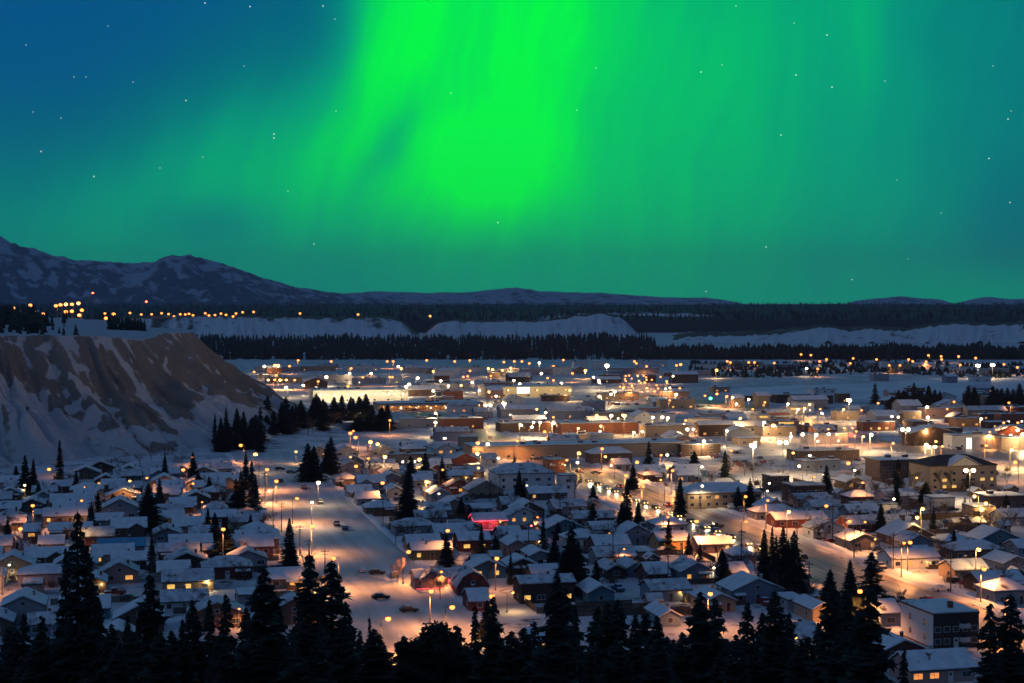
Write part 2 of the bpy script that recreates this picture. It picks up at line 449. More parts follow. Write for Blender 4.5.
sheet('car_park', [ground(*p) for p in [(905, 528), (985, 526), (985, 512), (915, 512)]], 0.06, 'lot')
sheet('car_park', [ground(*p) for p in [(880, 500), (960, 496), (950, 482), (880, 484)]], 0.065, 'tracked')
sheet('road', [ground(*p) for p in [(620, 393), (612, 391), (700, 404), (760, 413), (900, 452), (1040, 462), (1040, 452), (905, 446), (770, 408), (705, 400)]], 0.05, 'slush')
sheet('frozen_river', [ground(*p) for p in [(700, 391), (760, 396), (900, 401), (1100, 402), (1100, 373), (960, 376), (880, 383), (780, 386)]], 0.03, 'clean_snow')

# ------------------------------------------------------------------ bare bluff on the left
def cover_mat(name, dark, snow, scale=0.05, bump=0):
    m, nt, p = new_mat(name)
    p.inputs['Roughness'].default_value = 0.85; p.inputs['Specular IOR Level'].default_value = 0.1
    at_ = nt.nodes.new('ShaderNodeAttribute'); at_.attribute_name = 'cover'
    tcn = nt.nodes.new('ShaderNodeTexCoord'); nz = nt.nodes.new('ShaderNodeTexNoise'); nz.inputs['Scale'].default_value = scale; nz.inputs['Detail'].default_value = 6; nz.inputs['Roughness'].default_value = 0.65
    nt.links.new(tcn.outputs['Object'], nz.inputs['Vector'])
    sm = nt.nodes.new('ShaderNodeMath'); sm.operation = 'MULTIPLY_ADD'; sm.inputs[1].default_value = 0.9; sm.inputs[2].default_value = -0.45
    nt.links.new(nz.outputs['Fac'], sm.inputs[0])
    ad = nt.nodes.new('ShaderNodeMath'); ad.operation = 'ADD'
    nt.links.new(at_.outputs['Fac'], ad.inputs[0]); nt.links.new(sm.outputs[0], ad.inputs[1])
    mr = nt.nodes.new('ShaderNodeMapRange'); mr.inputs['From Min'].default_value = 0.42; mr.inputs['From Max'].default_value = 0.58
    nt.links.new(ad.outputs[0], mr.inputs['Value'])
    n2 = nt.nodes.new('ShaderNodeTexNoise'); n2.inputs['Scale'].default_value = scale * 0.5; n2.inputs['Detail'].default_value = 4
    nt.links.new(tcn.outputs['Object'], n2.inputs['Vector'])
    d = nt.nodes.new('ShaderNodeMix'); d.data_type = 'RGBA'
    d.inputs[6].default_value = (*dark[0], 1); d.inputs[7].default_value = (*dark[1], 1)
    nt.links.new(n2.outputs['Fac'], d.inputs[0])
    mx = nt.nodes.new('ShaderNodeMix'); mx.data_type = 'RGBA'
    nt.links.new(mr.outputs[0], mx.inputs[0]); nt.links.new(d.outputs[2], mx.inputs[6]); mx.inputs[7].default_value = (*snow, 1)
    nt.links.new(mx.outputs[2], p.inputs['Base Color'])
    if bump:
        n3 = nt.nodes.new('ShaderNodeTexNoise'); n3.inputs['Scale'].default_value = scale * 4; n3.inputs['Detail'].default_value = 6; n3.inputs['Roughness'].default_value = .7
        nt.links.new(tcn.outputs['Object'], n3.inputs['Vector'])
        bp = nt.nodes.new('ShaderNodeBump'); bp.inputs['Strength'].default_value = 0.9; bp.inputs['Distance'].default_value = bump
        nt.links.new(n3.outputs['Fac'], bp.inputs['Height']); nt.links.new(bp.outputs[0], p.inputs['Normal'])
    return m
MAT['bluff'] = cover_mat('bluff_clay_and_snow', ((0.20, 0.185, 0.175), (0.34, 0.295, 0.255)), (0.60, 0.62, 0.67), 0.13, 3.5)
TOE = [ground(*p) for p in [(-260, 486), (-120, 478), (0, 467), (60, 463), (120, 458), (205, 450), (268, 440), (304, 428), (316, 419)]]
TOE += [at(318, 1060), at(290, 1130), at(200, 1240), at(135, 1380), at(92, 1900), at(86, 2900), at(-500, 2900), at(-900, 700)]
TP = np.array([(p.x, p.y) for p in TOE])
def toe_field(X, Y):
    best = np.full(X.shape, 1e9); arc = np.zeros(X.shape); inside = np.zeros(X.shape, bool); L = 0.0
    for i in range(len(TP)):
        a = TP[i]; b = TP[(i + 1) % len(TP)]
        e = b - a; le = np.hypot(*e)
        t = np.clip(((X - a[0]) * e[0] + (Y - a[1]) * e[1]) / le ** 2, 0, 1)
        d = np.hypot(X - a[0] - t * e[0], Y - a[1] - t * e[1])
        arc = np.where(d < best, L + t * le, arc); best = np.minimum(best, d); L += le
        c = ((a[1] > Y) != (b[1] > Y)) & (X < (b[0] - a[0]) * (Y - a[1]) / (b[1] - a[1] + 1e-9) + a[0])
        inside ^= c
    return np.where(inside, best, -best), arc
def bluff_height(X, Y):
    sd, arc = toe_field(X, Y)
    wob = fbm(X / 55.0, Y / 55.0, 3) - 0.47
    g1 = np.abs(2 * vnoise(arc / 26.0 + wob * 1.2, sd / 220.0) - 1)      # gullies running down the slope
    g2 = np.abs(2 * vnoise(arc / 9.0 + 40, sd / 90.0 + 3) - 1)
    up = np.clip(sd / 82.0, 0, 1)
    env = np.sin(np.pi * np.clip(up * 0.92 + 0.10, 0, 1))
    s = sd + env * (24 * (g1 - 0.45) + 12 * (g2 - 0.45)) + 14 * wob + env * 8 * (np.abs(2 * vnoise((arc + 26 * (fbm(X / 40.0 + 5, Y / 40.0, 3) - .47)) / 4.6 + 9, sd / 38.0) - 1) - 0.5) + env * 7 * (fbm(X / 7.0, Y / 7.0, 4) - .47)
    q = np.clip(s / 78.0, 0, 1.0)
    prof = np.where(q < 0.62, q * 0.80, 0.496 + (q - 0.62) * 1.327)
    top = 62.5 - 6.5 * np.clip((X + 330) / 120.0, 0, 1) + 7 * (fbm(X / 42.0 + 3, Y / 60.0, 4) - .47) * np.exp(-np.maximum(sd - 60, 0) / 90.0)
    z = top * prof + 2.2 * (fbm(X / 9.0, Y / 9.0, 4) - 0.47) * (q > 0.02) * (q < 1)
    return z, sd, arc, q, g1, g2, wob
bx_ = np.concatenate([np.arange(-1500, -640, 14), np.arange(-640, -540, 5), np.arange(-540, -150, 0.95), np.arange(-150, -80, 2.5)])
by_ = np.concatenate([np.arange(630, 1080, 1.05), np.arange(1080, 1420, 8), np.arange(1420, 2990, 25)])
BX, BY = np.meshgrid(bx_, by_)
BZ, sd, arc, q, g1, g2, wob = bluff_height(BX, BY)
BXp = 512 + F * BX / BY
lowsnow = np.clip((0.60 - q) * 2.2, -0.8, 0.8)
warp_ = 26 * (fbm(BX / 40.0 + 5, BY / 40.0, 3) - .47)
g3 = np.abs(2 * vnoise((arc + warp_) / 4.6 + 9, sd / 38.0) - 1); g4 = np.abs(2 * vnoise((arc + warp_ * 1.6) / 11.0 + 31, sd / 60.0) - 1)
rough_ = 0.6 * (fbm(BX / 16.0, BY / 16.0, 5) - 0.47) + 0.7 * (fbm(BX / 5.0 + 9, BY / 5.0, 4) - 0.47)
qe = np.interp(BXp, [-60, 0, 60, 88, 112, 140, 175, 192, 206, 222, 240, 262, 300], [.70, .68, .62, .60, .34, .14, .12, .40, .60, .58, .42, .30, .2])
band = np.clip((qe + 0.35 * wob + 0.55 * rough_ - q) * 3.0, -0.50, 0.45)
diag = 0.55 * np.exp(-((BXp - 104 - 92 * (1 - q) + 8 * rough_) / 4.5) ** 2) + 0.4 * np.exp(-((BXp - 122 - 60 * (1 - q) + 10 * rough_) / 3.0) ** 2) * (q < .7)
flute = 0.55 * np.clip(0.30 - g3, -.15, 1) * 2 + 0.5 * np.clip(0.34 - g4, -.2, 1) * 2
ledge = 0.35 * (np.abs(2 * vnoise(BXp / 30.0, q * 9.0 + .8 * rough_) - 1) < .16) * (q > .55)
cover = 0.48 + band + flute + diag + ledge + 1.0 * rough_
cover = np.where(q >= 0.999, 1.2, cover + 0.10 * (q > 0.9))
BZ = np.where(sd < -1, -3.0, BZ - 0.3)
structure(grid_mesh('bluff', BX, BY, BZ, MAT['bluff'], attr=cover))

# ------------------------------------------------------------------ distant snowy bluffs, wooded plateau and mountains
MAT['farbluff'] = cover_mat('far_bluff_cover', ((0.05, 0.052, 0.05), (0.14, 0.11, 0.085)), (0.68, 0.70, 0.74), 0.02, 9)
def ztop(py, d): return CAM_H - (py - HOR) * d / F
def far_bluff(name, prof, d0, deep, bare, seed):
    pxs = np.array([p[0] for p in prof], float); pys = np.array([p[1] for p in prof], float)
    u = np.arange(pxs[0], pxs[-1], 1.2); v = np.concatenate([np.linspace(0, 0.3, 26), np.linspace(0.33, 1, 12)])
    U, V = np.meshgrid(u, v)
    d = d0 + V * deep + 90 * (fbm(U / 40.0 + seed, U * 0 + seed, 3) - 0.5)
    zt = ztop(np.interp(U, pxs, pys), d0 + 0.25 * deep)
    g = np.abs(2 * vnoise(U / 9.0 + seed * 7, V * 3) - 1); gg = np.abs(2 * vnoise(U / 4.0 + seed * 9, V * 5) - 1)
    h = np.clip(V / 0.24 + 0.30 * (g - 0.5) * (V < 0.24) + 0.12 * (gg - .5) * (V < .24), 0, 1)
    h = h ** 0.85
    edge = np.clip(np.minimum(U - pxs[0], pxs[-1] - U) / 14.0, 0, 1) ** 0.6
    Z = (zt + 9 * (fbm(U / 5.0 + seed, V * 4, 3) - .5)) * h * edge - 2 * (1 - edge) + 3.0 * (fbm(U / 6.0, V * 20, 3) - .5)
    cov = 0.72 + bare * 0 + 0.34 * (fbm(U / 16.0 + seed, V * 8, 5) - 0.47) * 2 - 0.42 * bare * np.clip(g, 0, 1) * (h > 0.45) + 0.12 * (0.4 - gg)
    cov = np.where(V > 0.3, 0.3 + (fbm(U / 14., V * 14, 3) - .5), cov)
    structure(grid_mesh(name, (U - 512) / F * d, d, Z, MAT['farbluff'], attr=cov))
far_bluff('far_bluff', [(100, 322), (130, 318), (200, 317), (260, 318), (300, 318.5), (340, 319), (385, 318), (400, 321), (420, 334)], 3250, 900, 0.9, 3)
far_bluff('far_bluff', [(425, 325), (445, 322), (500, 322), (540, 322), (560, 319), (580, 316), (602, 314), (620, 318), (640, 330)], 3400, 900, 0.25, 11)
far_bluff('far_bluff', [(560, 315), (600, 313), (640, 313), (700, 314), (735, 319), (750, 330)], 4300, 700, 0.6, 19)
far_bluff('far_bluff', [(668, 341), (690, 337), (740, 336), (780, 334), (810, 329), (832, 328), (850, 331), (870, 329), (905, 332), (930, 327), (960, 324), (1000, 326), (1024, 324), (1090, 325), (1160, 330)], 2900, 700, 0.12, 27)

MAT['hills'] = cover_mat('wooded_hills_cover', ((0.022, 0.028, 0.026), (0.035, 0.04, 0.036)), (0.5, 0.52, 0.56), 0.004)
u = np.arange(-120, 1150, 6.0); dd = np.concatenate([np.linspace(3900, 6000, 22), np.linspace(6200, 11500, 24)])
U, D = np.meshgrid(u, dd)
hz_ = 28 + 32 * np.clip((D - 3900) / 4200.0, 0, 1) ** 0.8 + 12 * (fbm(U / 70.0, D / 900.0, 4) - 0.47) - 9 * np.clip((D - 9000) / 2500, 0, 1)
hz_ = np.where(D <= 3950, -4, hz_)
cov = 0.16 + 0.55 * (fbm(U / 30.0 + 8, D / 260.0, 4) - 0.47) + 0.25 * np.exp(-((U - 560) / 50.0) ** 2) * (D < 5200)
structure(grid_mesh('hills', (U - 512) / F * D, D, hz_, MAT['hills'], attr=cov))

MAT['mount'] = cover_mat('mountain_cover', ((0.055, 0.085, 0.115), (0.10, 0.135, 0.17)), (0.46, 0.53, 0.62), 0.0045, 80)
def mountains(prof, d0, d1, d2, seed, bias, rough):
    pxs = np.array([p[0] for p in prof], float); pys = np.array([p[1] for p in prof], float)
    u = np.arange(pxs[0], pxs[-1], 1.5); v = np.concatenate([np.linspace(0, 1, 60), np.linspace(1.03, 1.6, 10)])
    U, V = np.meshgrid(u, v)
    D = d0 + (d1 - d0) * np.minimum(V, 1) + (d2 - d1) * np.clip((V - 1) / 0.6, 0, 1)
    crest = ztop(np.interp(U, pxs, pys), d1)
    ridge = 1 - np.abs(2 * fbm(U / 34.0 + seed + V * 0.8, V * 1.6 + seed, 5) - 0.95)
    fine = fbm(U / 9.0 + seed, V * 6, 4) - 0.47
    h = np.clip(V, 0, 1) ** 1.15
    bell = np.sin(np.pi * np.clip(V, 0, 1))
    Z = 10 + (crest - 10) * h + rough * (crest + 60) * bell * ((ridge - 0.75) * 0.55 + fine * 0.35) + (crest + 20) * 0.10 * fine * (V > 0.8)
    Z = np.where(V > 1, Z - (V - 1) / 0.6 * (crest), Z)
    cov = bias + 0.03 + 1.0 * (fbm(U / 7.0 + seed * 3 + 2.2 * V, V * 15 + U / 26.0, 5) - 0.47) + 0.22 * (np.clip(V, 0, 1) - 0.6) - 0.30 * (ridge - 0.75)
    structure(grid_mesh('mountains', (U - 512) / F * D, D, Z, MAT['mount'], attr=cov))
mountains([(-160, 236), (-60, 232), (-20, 233), (0, 237), (20, 245), (60, 257), (110, 262), (150, 262), (172, 256), (190, 254), (210, 259), (235, 267), (262, 277), (300, 288), (340, 293), (365, 296), (400, 301)], 11800, 15000, 17500, 2, 0.40, 0.42)
mountains([(300, 296), (340, 294), (380, 291), (425, 293), (470, 292), (497, 289), (517, 287), (540, 291), (600, 293), (622, 294), (660, 297), (690, 298), (705, 297.5), (725, 300), (750, 305)], 14500, 19000, 22000, 9, 0.58, 0.30)
mountains([(838, 305), (862, 299.5), (885, 297.5), (900, 296), (918, 298), (938, 299), (955, 304)], 16000, 20500, 22000, 21, 0.56, 0.25)
mountains([(950, 305), (972, 299), (990, 296.5), (1010, 299), (1060, 297), (1140, 301)], 16000, 20500, 22000, 31, 0.56, 0.25)

# ------------------------------------------------------------------ spruces
def spruce_meshes(seed, h=16.0, half=2.3, gap=0.0, ragged=0.25, bottom=0.05):
    rd = random.Random(seed)
    tr = MB(); tr.tube([(0, 0, -0.6), (0, 0, h * 0.5), (0, 0, h * 0.97)], [0.020 * h, 0.012 * h, 0.02], 6)
    cr_ = MB(); z = h * bottom + 0.2; k = 0
    while z < h:
        fr = (z - h * bottom) / (h * (1 - bottom))
        rad = half * (1 - fr) ** 0.82 * (0.55 + 0.45 * min(1, fr * 9 + 0.35)) + 0.10
        rad *= 1 + ragged * (rd.random() - 0.5) * 1.3
        n = max(5, int(11 - 4 * fr))
        a0 = rd.random() * 6.3
        for i in range(n):
            if rd.random() < gap: continue
            a = a0 + 2 * math.pi * (i + rd.uniform(-0.35, 0.35)) / n
            L = rad * rd.uniform(0.62, 1.18); zz = z + rd.uniform(-0.2, 0.2)
            c, s_ = math.cos(a), math.sin(a)
            droop = 0.28 + 0.30 * rd.random() - 0.45 * fr
            w = 0.26 * L + 0.20
            def pt(r, side, dz): return (c * r - s_ * side, s_ * r + c * side, zz + dz)
            mid = L * 0.55; tipz = -droop * L + 0.12 * L
            cr_.add([pt(0, 0, 0.12), pt(mid, -w, -droop * mid - 0.16), pt(L, 0, tipz), pt(mid, w, -droop * mid - 0.12), pt(mid, 0, -droop * mid * 0.7 + 0.14)],
                    [(0, 1, 4), (4, 1, 2), (4, 2, 3), (0, 4, 3)])
            for sd_ in (-1, 1):      # hanging side sprays
                r = L * rd.uniform(0.35, 0.85); q_ = w * rd.uniform(0.9, 1.7) * sd_
                cr_.add([pt(r - 0.25 * L * 0.5, 0, -droop * r * 0.8), pt(r + 0.10 * L, 0, -droop * r * 0.8), pt(r + 0.14 * L, q_, -droop * r - 0.30)], [(0, 1, 2)])
        z += (0.34 + 0.012 * h) * (1.0 - 0.5 * fr) * rd.uniform(0.75, 1.25); k += 1
    cr_.tube([(0, 0, h * 0.93), (0, 0, h * 1.015)], [0.06, 0.01], 4)
    return tr.mesh('trunk', ['bark']), cr_.mesh('crown', ['needles'])
SPRUCE = [spruce_meshes(1), spruce_meshes(2, half=2.0), spruce_meshes(3, half=2.7, ragged=0.4), spruce_meshes(4, half=1.6, gap=0.06, ragged=0.45),
          spruce_meshes(5, half=2.4, gap=0.12, ragged=0.6)]
def pine_meshes(seed, h=16.0):
    """old pine with clumped, uneven foliage"""
    rd = random.Random(seed)
    tr = MB(); tr.tube([(0, 0, -0.6), (0.15, 0, h * 0.5), (0, 0.1, h * 0.95)], [0.3, 0.2, 0.04], 6)
    c = MB(); clumps = []
    for k in range(46):
        fr = rd.random() ** 0.8; z = h * (0.10 + 0.9 * fr)
        prof = (0.9 if 0.5 < fr < 0.9 else 0.6 if fr < 0.35 else 0.5) * (1.0 if fr < 0.9 else 0.5)
        r = rd.uniform(0.2, 2.7) * prof; a = rd.random() * 6.3
        p = Vector((r * math.cos(a), r * math.sin(a), z)); clumps.append(p)
        tr.tube([(0, 0, z - 0.3), p], [0.06, 0.02], 4)
    for p in clumps:
        rr = rd.uniform(0.5, 1.0)
        for i in range(150):
            d = Vector((rd.gauss(0, 1), rd.gauss(0, 1), rd.gauss(0, 0.7))).normalized() * rr * rd.random() ** 0.4
            q_ = p + d; t1 = Vector((rd.gauss(0, 1), rd.gauss(0, 1), rd.gauss(0, 1))).normalized() * 0.24; t2 = d.cross(t1).normalized() * 0.17 if d.length > 0.01 else t1
            c.add([q_ - t1, q_ + t2, q_ + t1], [(0, 1, 2)])
    return tr.mesh('trunk', ['bark']), c.mesh('crown', ['needles'])
PINE = [pine_meshes(7), pine_meshes(8)]
def bare_meshes(seed, h=7.0):
    rd = random.Random(seed)
    tr = MB(); cr_ = MB()
    tr.tube([(0, 0, -0.3), (0.1, 0, h * 0.35)], [0.13, 0.08], 5)
    def grow(p, d, L, r, lvl):
        e = p + d * L
        cr_.tube([p, (p + e) / 2 + Vector((rd.gauss(0, .05), rd.gauss(0, .05), 0)) * L, e], [r, r * .8, r * .5], 3)
        if lvl == 0: return
        for i in range(rd.choice((3, 4))):
            nd = (d + Vector((rd.gauss(0, .5), rd.gauss(0, .5), rd.gauss(0.12, .28)))).normalized()
            grow(p + d * L * rd.uniform(0.45, 1.0), nd, L * rd.uniform(.55, .8), r * .6, lvl - 1)
    for i in range(5):
        a = rd.random() * 6.3
        grow(Vector((0.1, 0, h * rd.uniform(.2, .36))), Vector((math.cos(a) * .5, math.sin(a) * .5, 1)).normalized(), h * .30, 0.06, 3)
    return tr.mesh('trunk', ['bark']), cr_.mesh('crown', ['twig'])
BARE = [bare_meshes(s) for s in (1, 2, 3)]
def bush_mesh(seed):
    rd = random.Random(seed); b = MB()
    for i in range(70):
        a = rd.random() * 6.3; s_ = rd.uniform(0.1, 0.9)
        p = Vector((rd.gauss(0, .5), rd.gauss(0, .5), -0.1)); q_ = p + Vector((math.cos(a) * s_, math.sin(a) * s_, rd.uniform(.8, 2.0)))
        b.tube([p, (p + q_) / 2 + Vector((rd.gauss(0, .08), rd.gauss(0, .08), .1)), q_], [.035, .028, .012], 3)
        for k in range(3):
            c0 = p.lerp(q_, rd.uniform(.4, .95)); b.tube([c0, c0 + Vector((rd.gauss(0, .35), rd.gauss(0, .35), rd.uniform(.1, .5)))], [.02, .008], 3)
    return b.mesh('bush', ['twig'])
BUSH = [bush_mesh(4), bush_mesh(5)]
def tree(name, meshes, loc, h, base_h, wid, look, cat, group):
    o = thing(name, loc, random.random() * 6.28)
    o.scale = (wid, wid, h / base_h)
    link('trunk', meshes[0], o); link('crown', meshes[1], o)
    want_label(o, look, cat, group)
    return o


# ------------------------------------------------------------------ houses and other buildings (placed on the street grid)
FOOT = []       # footprints s0, s1, t0, t1
def clash(s0, s1, t0, t1, pad=0.8):
    return any(s0 < b + pad and s1 > a - pad and t0 < d + pad and t1 > c - pad for a, b, c, d in FOOT)
_win = {}
def window_mesh(w, h, pane):
    k = (round(w, 1), round(h, 1), pane)
    if k not in _win:
        b = MB(); t = 0.09
        b.box(-w / 2, w / 2, -0.05, 0.04, -h / 2 - t, -h / 2, 0); b.box(-w / 2, w / 2, -0.05, 0.04, h / 2, h / 2 + t, 0)
        b.box(-w / 2 - t, -w / 2, -0.05, 0.04, -h / 2 - t, h / 2 + t, 0); b.box(w / 2, w / 2 + t, -0.05, 0.04, -h / 2 - t, h / 2 + t, 0)
        n = max(1, int(round(w / 1.1)))
        for i in range(1, n): b.box(-w / 2 + w * i / n - 0.03, -w / 2 + w * i / n + 0.03, -0.045, 0.03, -h / 2, h / 2, 0)
        b.box(-w / 2, w / 2, -0.02, 0.03, -h / 2, h / 2, 1)
        _win[k] = b.mesh('window', ['frame', pane])
    return _win[k]
_door = {}
def door_mesh(c):
    if c not in _door:
        b = MB(); b.box(-0.5, 0.5, -0.05, 0.04, 0, 2.1, 0); b.box(-0.58, -0.5, -0.07, 0.04, 0, 2.18, 1); b.box(0.5, 0.58, -0.07, 0.04, 0, 2.18, 1); b.box(-0.5, 0.5, -0.07, 0.04, 2.1, 2.18, 1)
        b.box(-0.3, 0.3, -0.06, -0.05, 1.3, 1.8, 2)
        _door[c] = b.mesh('door', [c, 'frame', 'glass'])
    return _door[c]
porch_globe = None
def porch_light(parent, x, y, z, kind='lamp_y', watts=130):
    b = MB(); b.box(-.06, .06, 0, .15, -.1, .15, 0); b.ball((0, -.10, 0), .20, .20, 1, 8, 5)
    o = b.build('porch_lamp', ['metal', kind], parent, (x, y, z))
    ld = LAMP_LIGHT[(kind, watts)] if (kind, watts) in LAMP_LIGHT else None
    if ld is None:
        ld = bpy.data.lights.new('porch_light', 'POINT'); ld.energy = watts; ld.shadow_soft_size = .2
        ld.color = {'lamp_y': (1, .68, .25), 'lamp_w': (1, .86, .62), 'lamp_o': (1, .45, .13), 'lamp_r': (1, .08, .05), 'lamp_g': (.1, 1, .4)}[kind]
        LAMP_LIGHT[(kind, watts)] = ld
    link('porch_light', ld, o, (0, -.5, 0))
LAMP_LIGHT = {}
COLNAME = dict(tan='tan', grey='grey', white='white', brown='brown', dkbrown='dark brown', dkred='dark red', teal='teal', pink='salmon', bluegrey='blue-grey',
               olive='olive', cream='cream', orange='orange', brick='brick-red')
FORMNAME = dict(e='side-gabled', g='front-gabled', h='hip-roofed', f='flat-roofed', L='cross-gabled', b='barn-roofed')
def roof_gable(b, A_, ze, zr, a0, a1, axis, c0=0.0, snow=0.30, t=0.18):
    """ridge along axis at c0; A_ half span, eaves height ze, ridge zr"""
    b.prism([(c0 - A_, ze - t), (c0, zr - t), (c0 + A_, ze - t), (c0 + A_, ze), (c0, zr), (c0 - A_, ze)], a0, a1, axis, 0)
    i = 0.10
    dz = (zr - ze) / A_ * i
    b.prism([(c0 - A_ + i, ze + dz + .003), (c0, zr + .003), (c0 + A_ - i, ze + dz + .003), (c0 + A_ - i, ze + dz + snow * .7), (c0 + .5, zr + snow - .5 * (zr - ze) / A_ * .7), (c0, zr + snow * .9), (c0 - .5, zr + snow - .5 * (zr - ze) / A_ * .7),
             (c0 - A_ + i, ze + dz + snow * .7)], a0 + i, a1 - i, axis, 1)
def house(s, t, w, dep, wh, form, colr, lit='-', roofmat='roof_snow', name='house', look=None, fixed=None, group='houses of the town', nwin=None, ridge=None, chim=True, litmat=None, cat='house', rd=None, plainwall=False):
    """s = centre across, t = front wall; local x across, local y away"""
    rd = rd or random
    x, y = xy_of(s, t + dep / 2)
    o = thing(name, (x, y, 0.0), YAW)
    FOOT.append((s - w / 2, s + w / 2, t, t + dep))
    hw, hd = w / 2, dep / 2
    wb = MB(); rb = MB(); ov = 0.42
    span = hd if form in 'eLh' else hw
    rz = ridge if ridge is not None else min(3.4, max(1.3, span * rd.uniform(.40, .52)))
    if form in 'eL':
        wb.prism([(-hd, 0), (hd, 0), (hd, wh), (0, wh + rz * hd / (hd + ov) + .02), (-hd, wh)], -hw, hw, 'x')
        roof_gable(rb, hd + ov, wh - rz * ov / (hd + ov) * 1.0 + .12, wh + rz + .12, -hw - ov, hw + ov, 'x')
        if form == 'L':
            gw = min(w * .22, 3.0); gx = rd.choice((-1, 1)) * w * .22 if fixed is None else -w * .22
            wb.prism([(gx - gw, 0), (gx + gw, 0), (gx + gw, wh), (gx, wh + gw * .55), (gx - gw, wh)], -hd - 1.6, -hd - 0.003, 'y')
            roof_gable(rb, gw + .35, wh - .05, wh + gw * .62 + .12, -hd - 2.0, -hd * .3, 'y', gx)
    elif form == 'g':
        wb.prism([(-hw, 0), (hw, 0), (hw, wh), (0, wh + rz * hw / (hw + ov) + .02), (-hw, wh)], -hd, hd, 'y')
        roof_gable(rb, hw + ov, wh - rz * ov / (hw + ov) + .12, wh + rz + .12, -hd - ov, hd + ov, 'y')
    elif form == 'b':     # gambrel
        wb.prism([(-hw, 0), (hw, 0), (hw, wh), (hw * .62, wh + rz * .65), (0, wh + rz), (-hw * .62, wh + rz * .65), (-hw, wh)], -hd, hd, 'y')
        for k, (mt, th, z0, ins) in enumerate(((0, .16, .03, 0), (1, .26, .195, .1))):
            P = [(-hw - .3, wh - .3 + z0), (-hw * .62 - .1, wh + rz * .65 + z0 + .05), (0, wh + rz + z0 + .05), (hw * .62 + .1, wh + rz * .65 + z0 + .05), (hw + .3, wh - .3 + z0)]
            Q = [(h_ , z_ + th) for h_, z_ in reversed(P)]
            rb.prism(P + Q, -hd - .4 + ins, hd + .4 - ins, 'y', mt)
    elif form == 'h':
        wb.box(-hw, hw, -hd, hd, 0, wh)
        a, c_ = hw + ov, hd + ov
        rb.box(-a, a, -c_, c_, wh + .002, wh + .2, 0)
        k = .12; a -= k; c_ -= k; m_ = min(a, c_) * .92
        z0, z1, z2 = wh + .203, wh + .42, wh + .42 + rz
        vs = [(-a, -c_, z0), (a, -c_, z0), (a, c_, z0), (-a, c_, z0), (-a, -c_, z1), (a, -c_, z1), (a, c_, z1), (-a, c_, z1)]
        if a >= c_: vs += [(-a + m_, 0, z2), (a - m_, 0, z2)]; fs = [(4, 5, 9, 8), (6, 7, 8, 9), (7, 4, 8), (5, 6, 9)]
        else: vs += [(0, -c_ + m_, z2), (0, c_ - m_, z2)]; fs = [(4, 5, 8), (5, 6, 9, 8), (6, 7, 9), (7, 4, 8, 9)]
        rb.add(vs, fs + [(3, 2, 1, 0), (0, 1, 5, 4), (1, 2, 6, 5), (2, 3, 7, 6), (3, 0, 4, 7)], 1)
    else:
        wb.box(-hw, hw, -hd, hd, 0, wh)
        rb.box(-hw - .15, hw + .15, -hd - .15, hd + .15, wh + .002, wh + .3, 0)
        rb.box(-hw, hw, -hd, hd, wh + .303, wh + .55, 1)
        if w > 14:
            for k in range(int(w // 16) + 1):
                ux = rd.uniform(-hw + 2, hw - 2); uy = rd.uniform(-hd * .5, hd * .6)
                rb.box(ux - 1.1, ux + 1.1, uy - .8, uy + .8, wh + .54, wh + 1.5, 0); rb.box(ux - 1.1, ux + 1.1, uy - .8, uy + .8, wh + 1.503, wh + 1.7, 1)
    wb.build('wall', [colr], o)
    if roofmat == 'roof_snow' and rd.random() < .3: roofmat = 'thin_snow'
    ro = rb.build('roof', ['fascia', roofmat], o)
    if chim and form != 'f':
        b = MB(); cx_ = rd.uniform(-.3, .3) * w; b.box(-.3, .3, -.3, .3, 0, 1.5, 0); b.box(-.36, .36, -.36, .36, 1.503, 1.66, 1)
        zc = wh + rz - .55 if form != 'g' else wh + rz * .5
        b.build('chimney', [rd.choice(['brick', 'concrete']), 'roof_snow'], ro, (cx_ if form != 'g' else hw * .45, rd.uniform(.2, .9) if form != 'g' else 0, zc))
    if cat == 'house' and form in 'egh' and w > 7.5 and name == 'house' and rd.random() < .42 and fixed is None:
        pw_ = rd.uniform(2.2, min(4.5, w * .4)); px_ = rd.choice((-1, 1)) * (w / 2 - pw_ / 2 - rd.uniform(.2, 1.2)); pd_ = rd.uniform(1.4, 2.2)
        pb = MB(); pb.box(-pw_ / 2, pw_ / 2, -pd_, -.003, 0, .35, 0); zt_ = min(wh - .25, 2.5)
        for q_ in (-1, 1): pb.box(q_ * (pw_ / 2 - .14) - .07, q_ * (pw_ / 2 - .14) + .07, -pd_ + .05, -pd_ + .19, .35, zt_ - .25, 0)
        if rd.random() < .5: pb.box(-pw_ / 2 + .2, pw_ / 2 - .2, -pd_ + .08, -pd_ + .14, .35, 1.25, 0)
        pb.prism([(-pd_ - .25, zt_ - .28), (-.003, zt_ - .05), (-.003, zt_ + .07), (-pd_ - .25, zt_ - .16)], -pw_ / 2 - .2, pw_ / 2 + .2, 'x', 1)
        pb.prism([(-pd_ - .2, zt_ - .155), (-.003, zt_ + .073), (-.003, zt_ + .3), (-pd_ - .2, zt_ + .06)], -pw_ / 2 - .12, pw_ / 2 + .12, 'x', 2)
        pb.build('porch', ['wood', 'fascia', 'roof_snow'], o, (px_, -hd, 0))
    # openings on the front and the left side, which face the lookout
    front = -hd - (1.6 if form == 'L' else 0)
    nf = nwin if nwin is not None else max(1, min(4, int(w / 3.4)))
    rows = 1 if plainwall else max(1, int(wh / 2.55))
    nlit = int(lit[0]) if lit[0].isdigit() else 0
    slots = [(r, k) for r in range(rows) for k in range(nf)]
    litset = set(rd.sample(slots, min(nlit, len(slots))))
    lm = litmat or rd.choice(['lit', 'lit', 'lity'])
    dslot = nf // 2 if nf > 1 else None
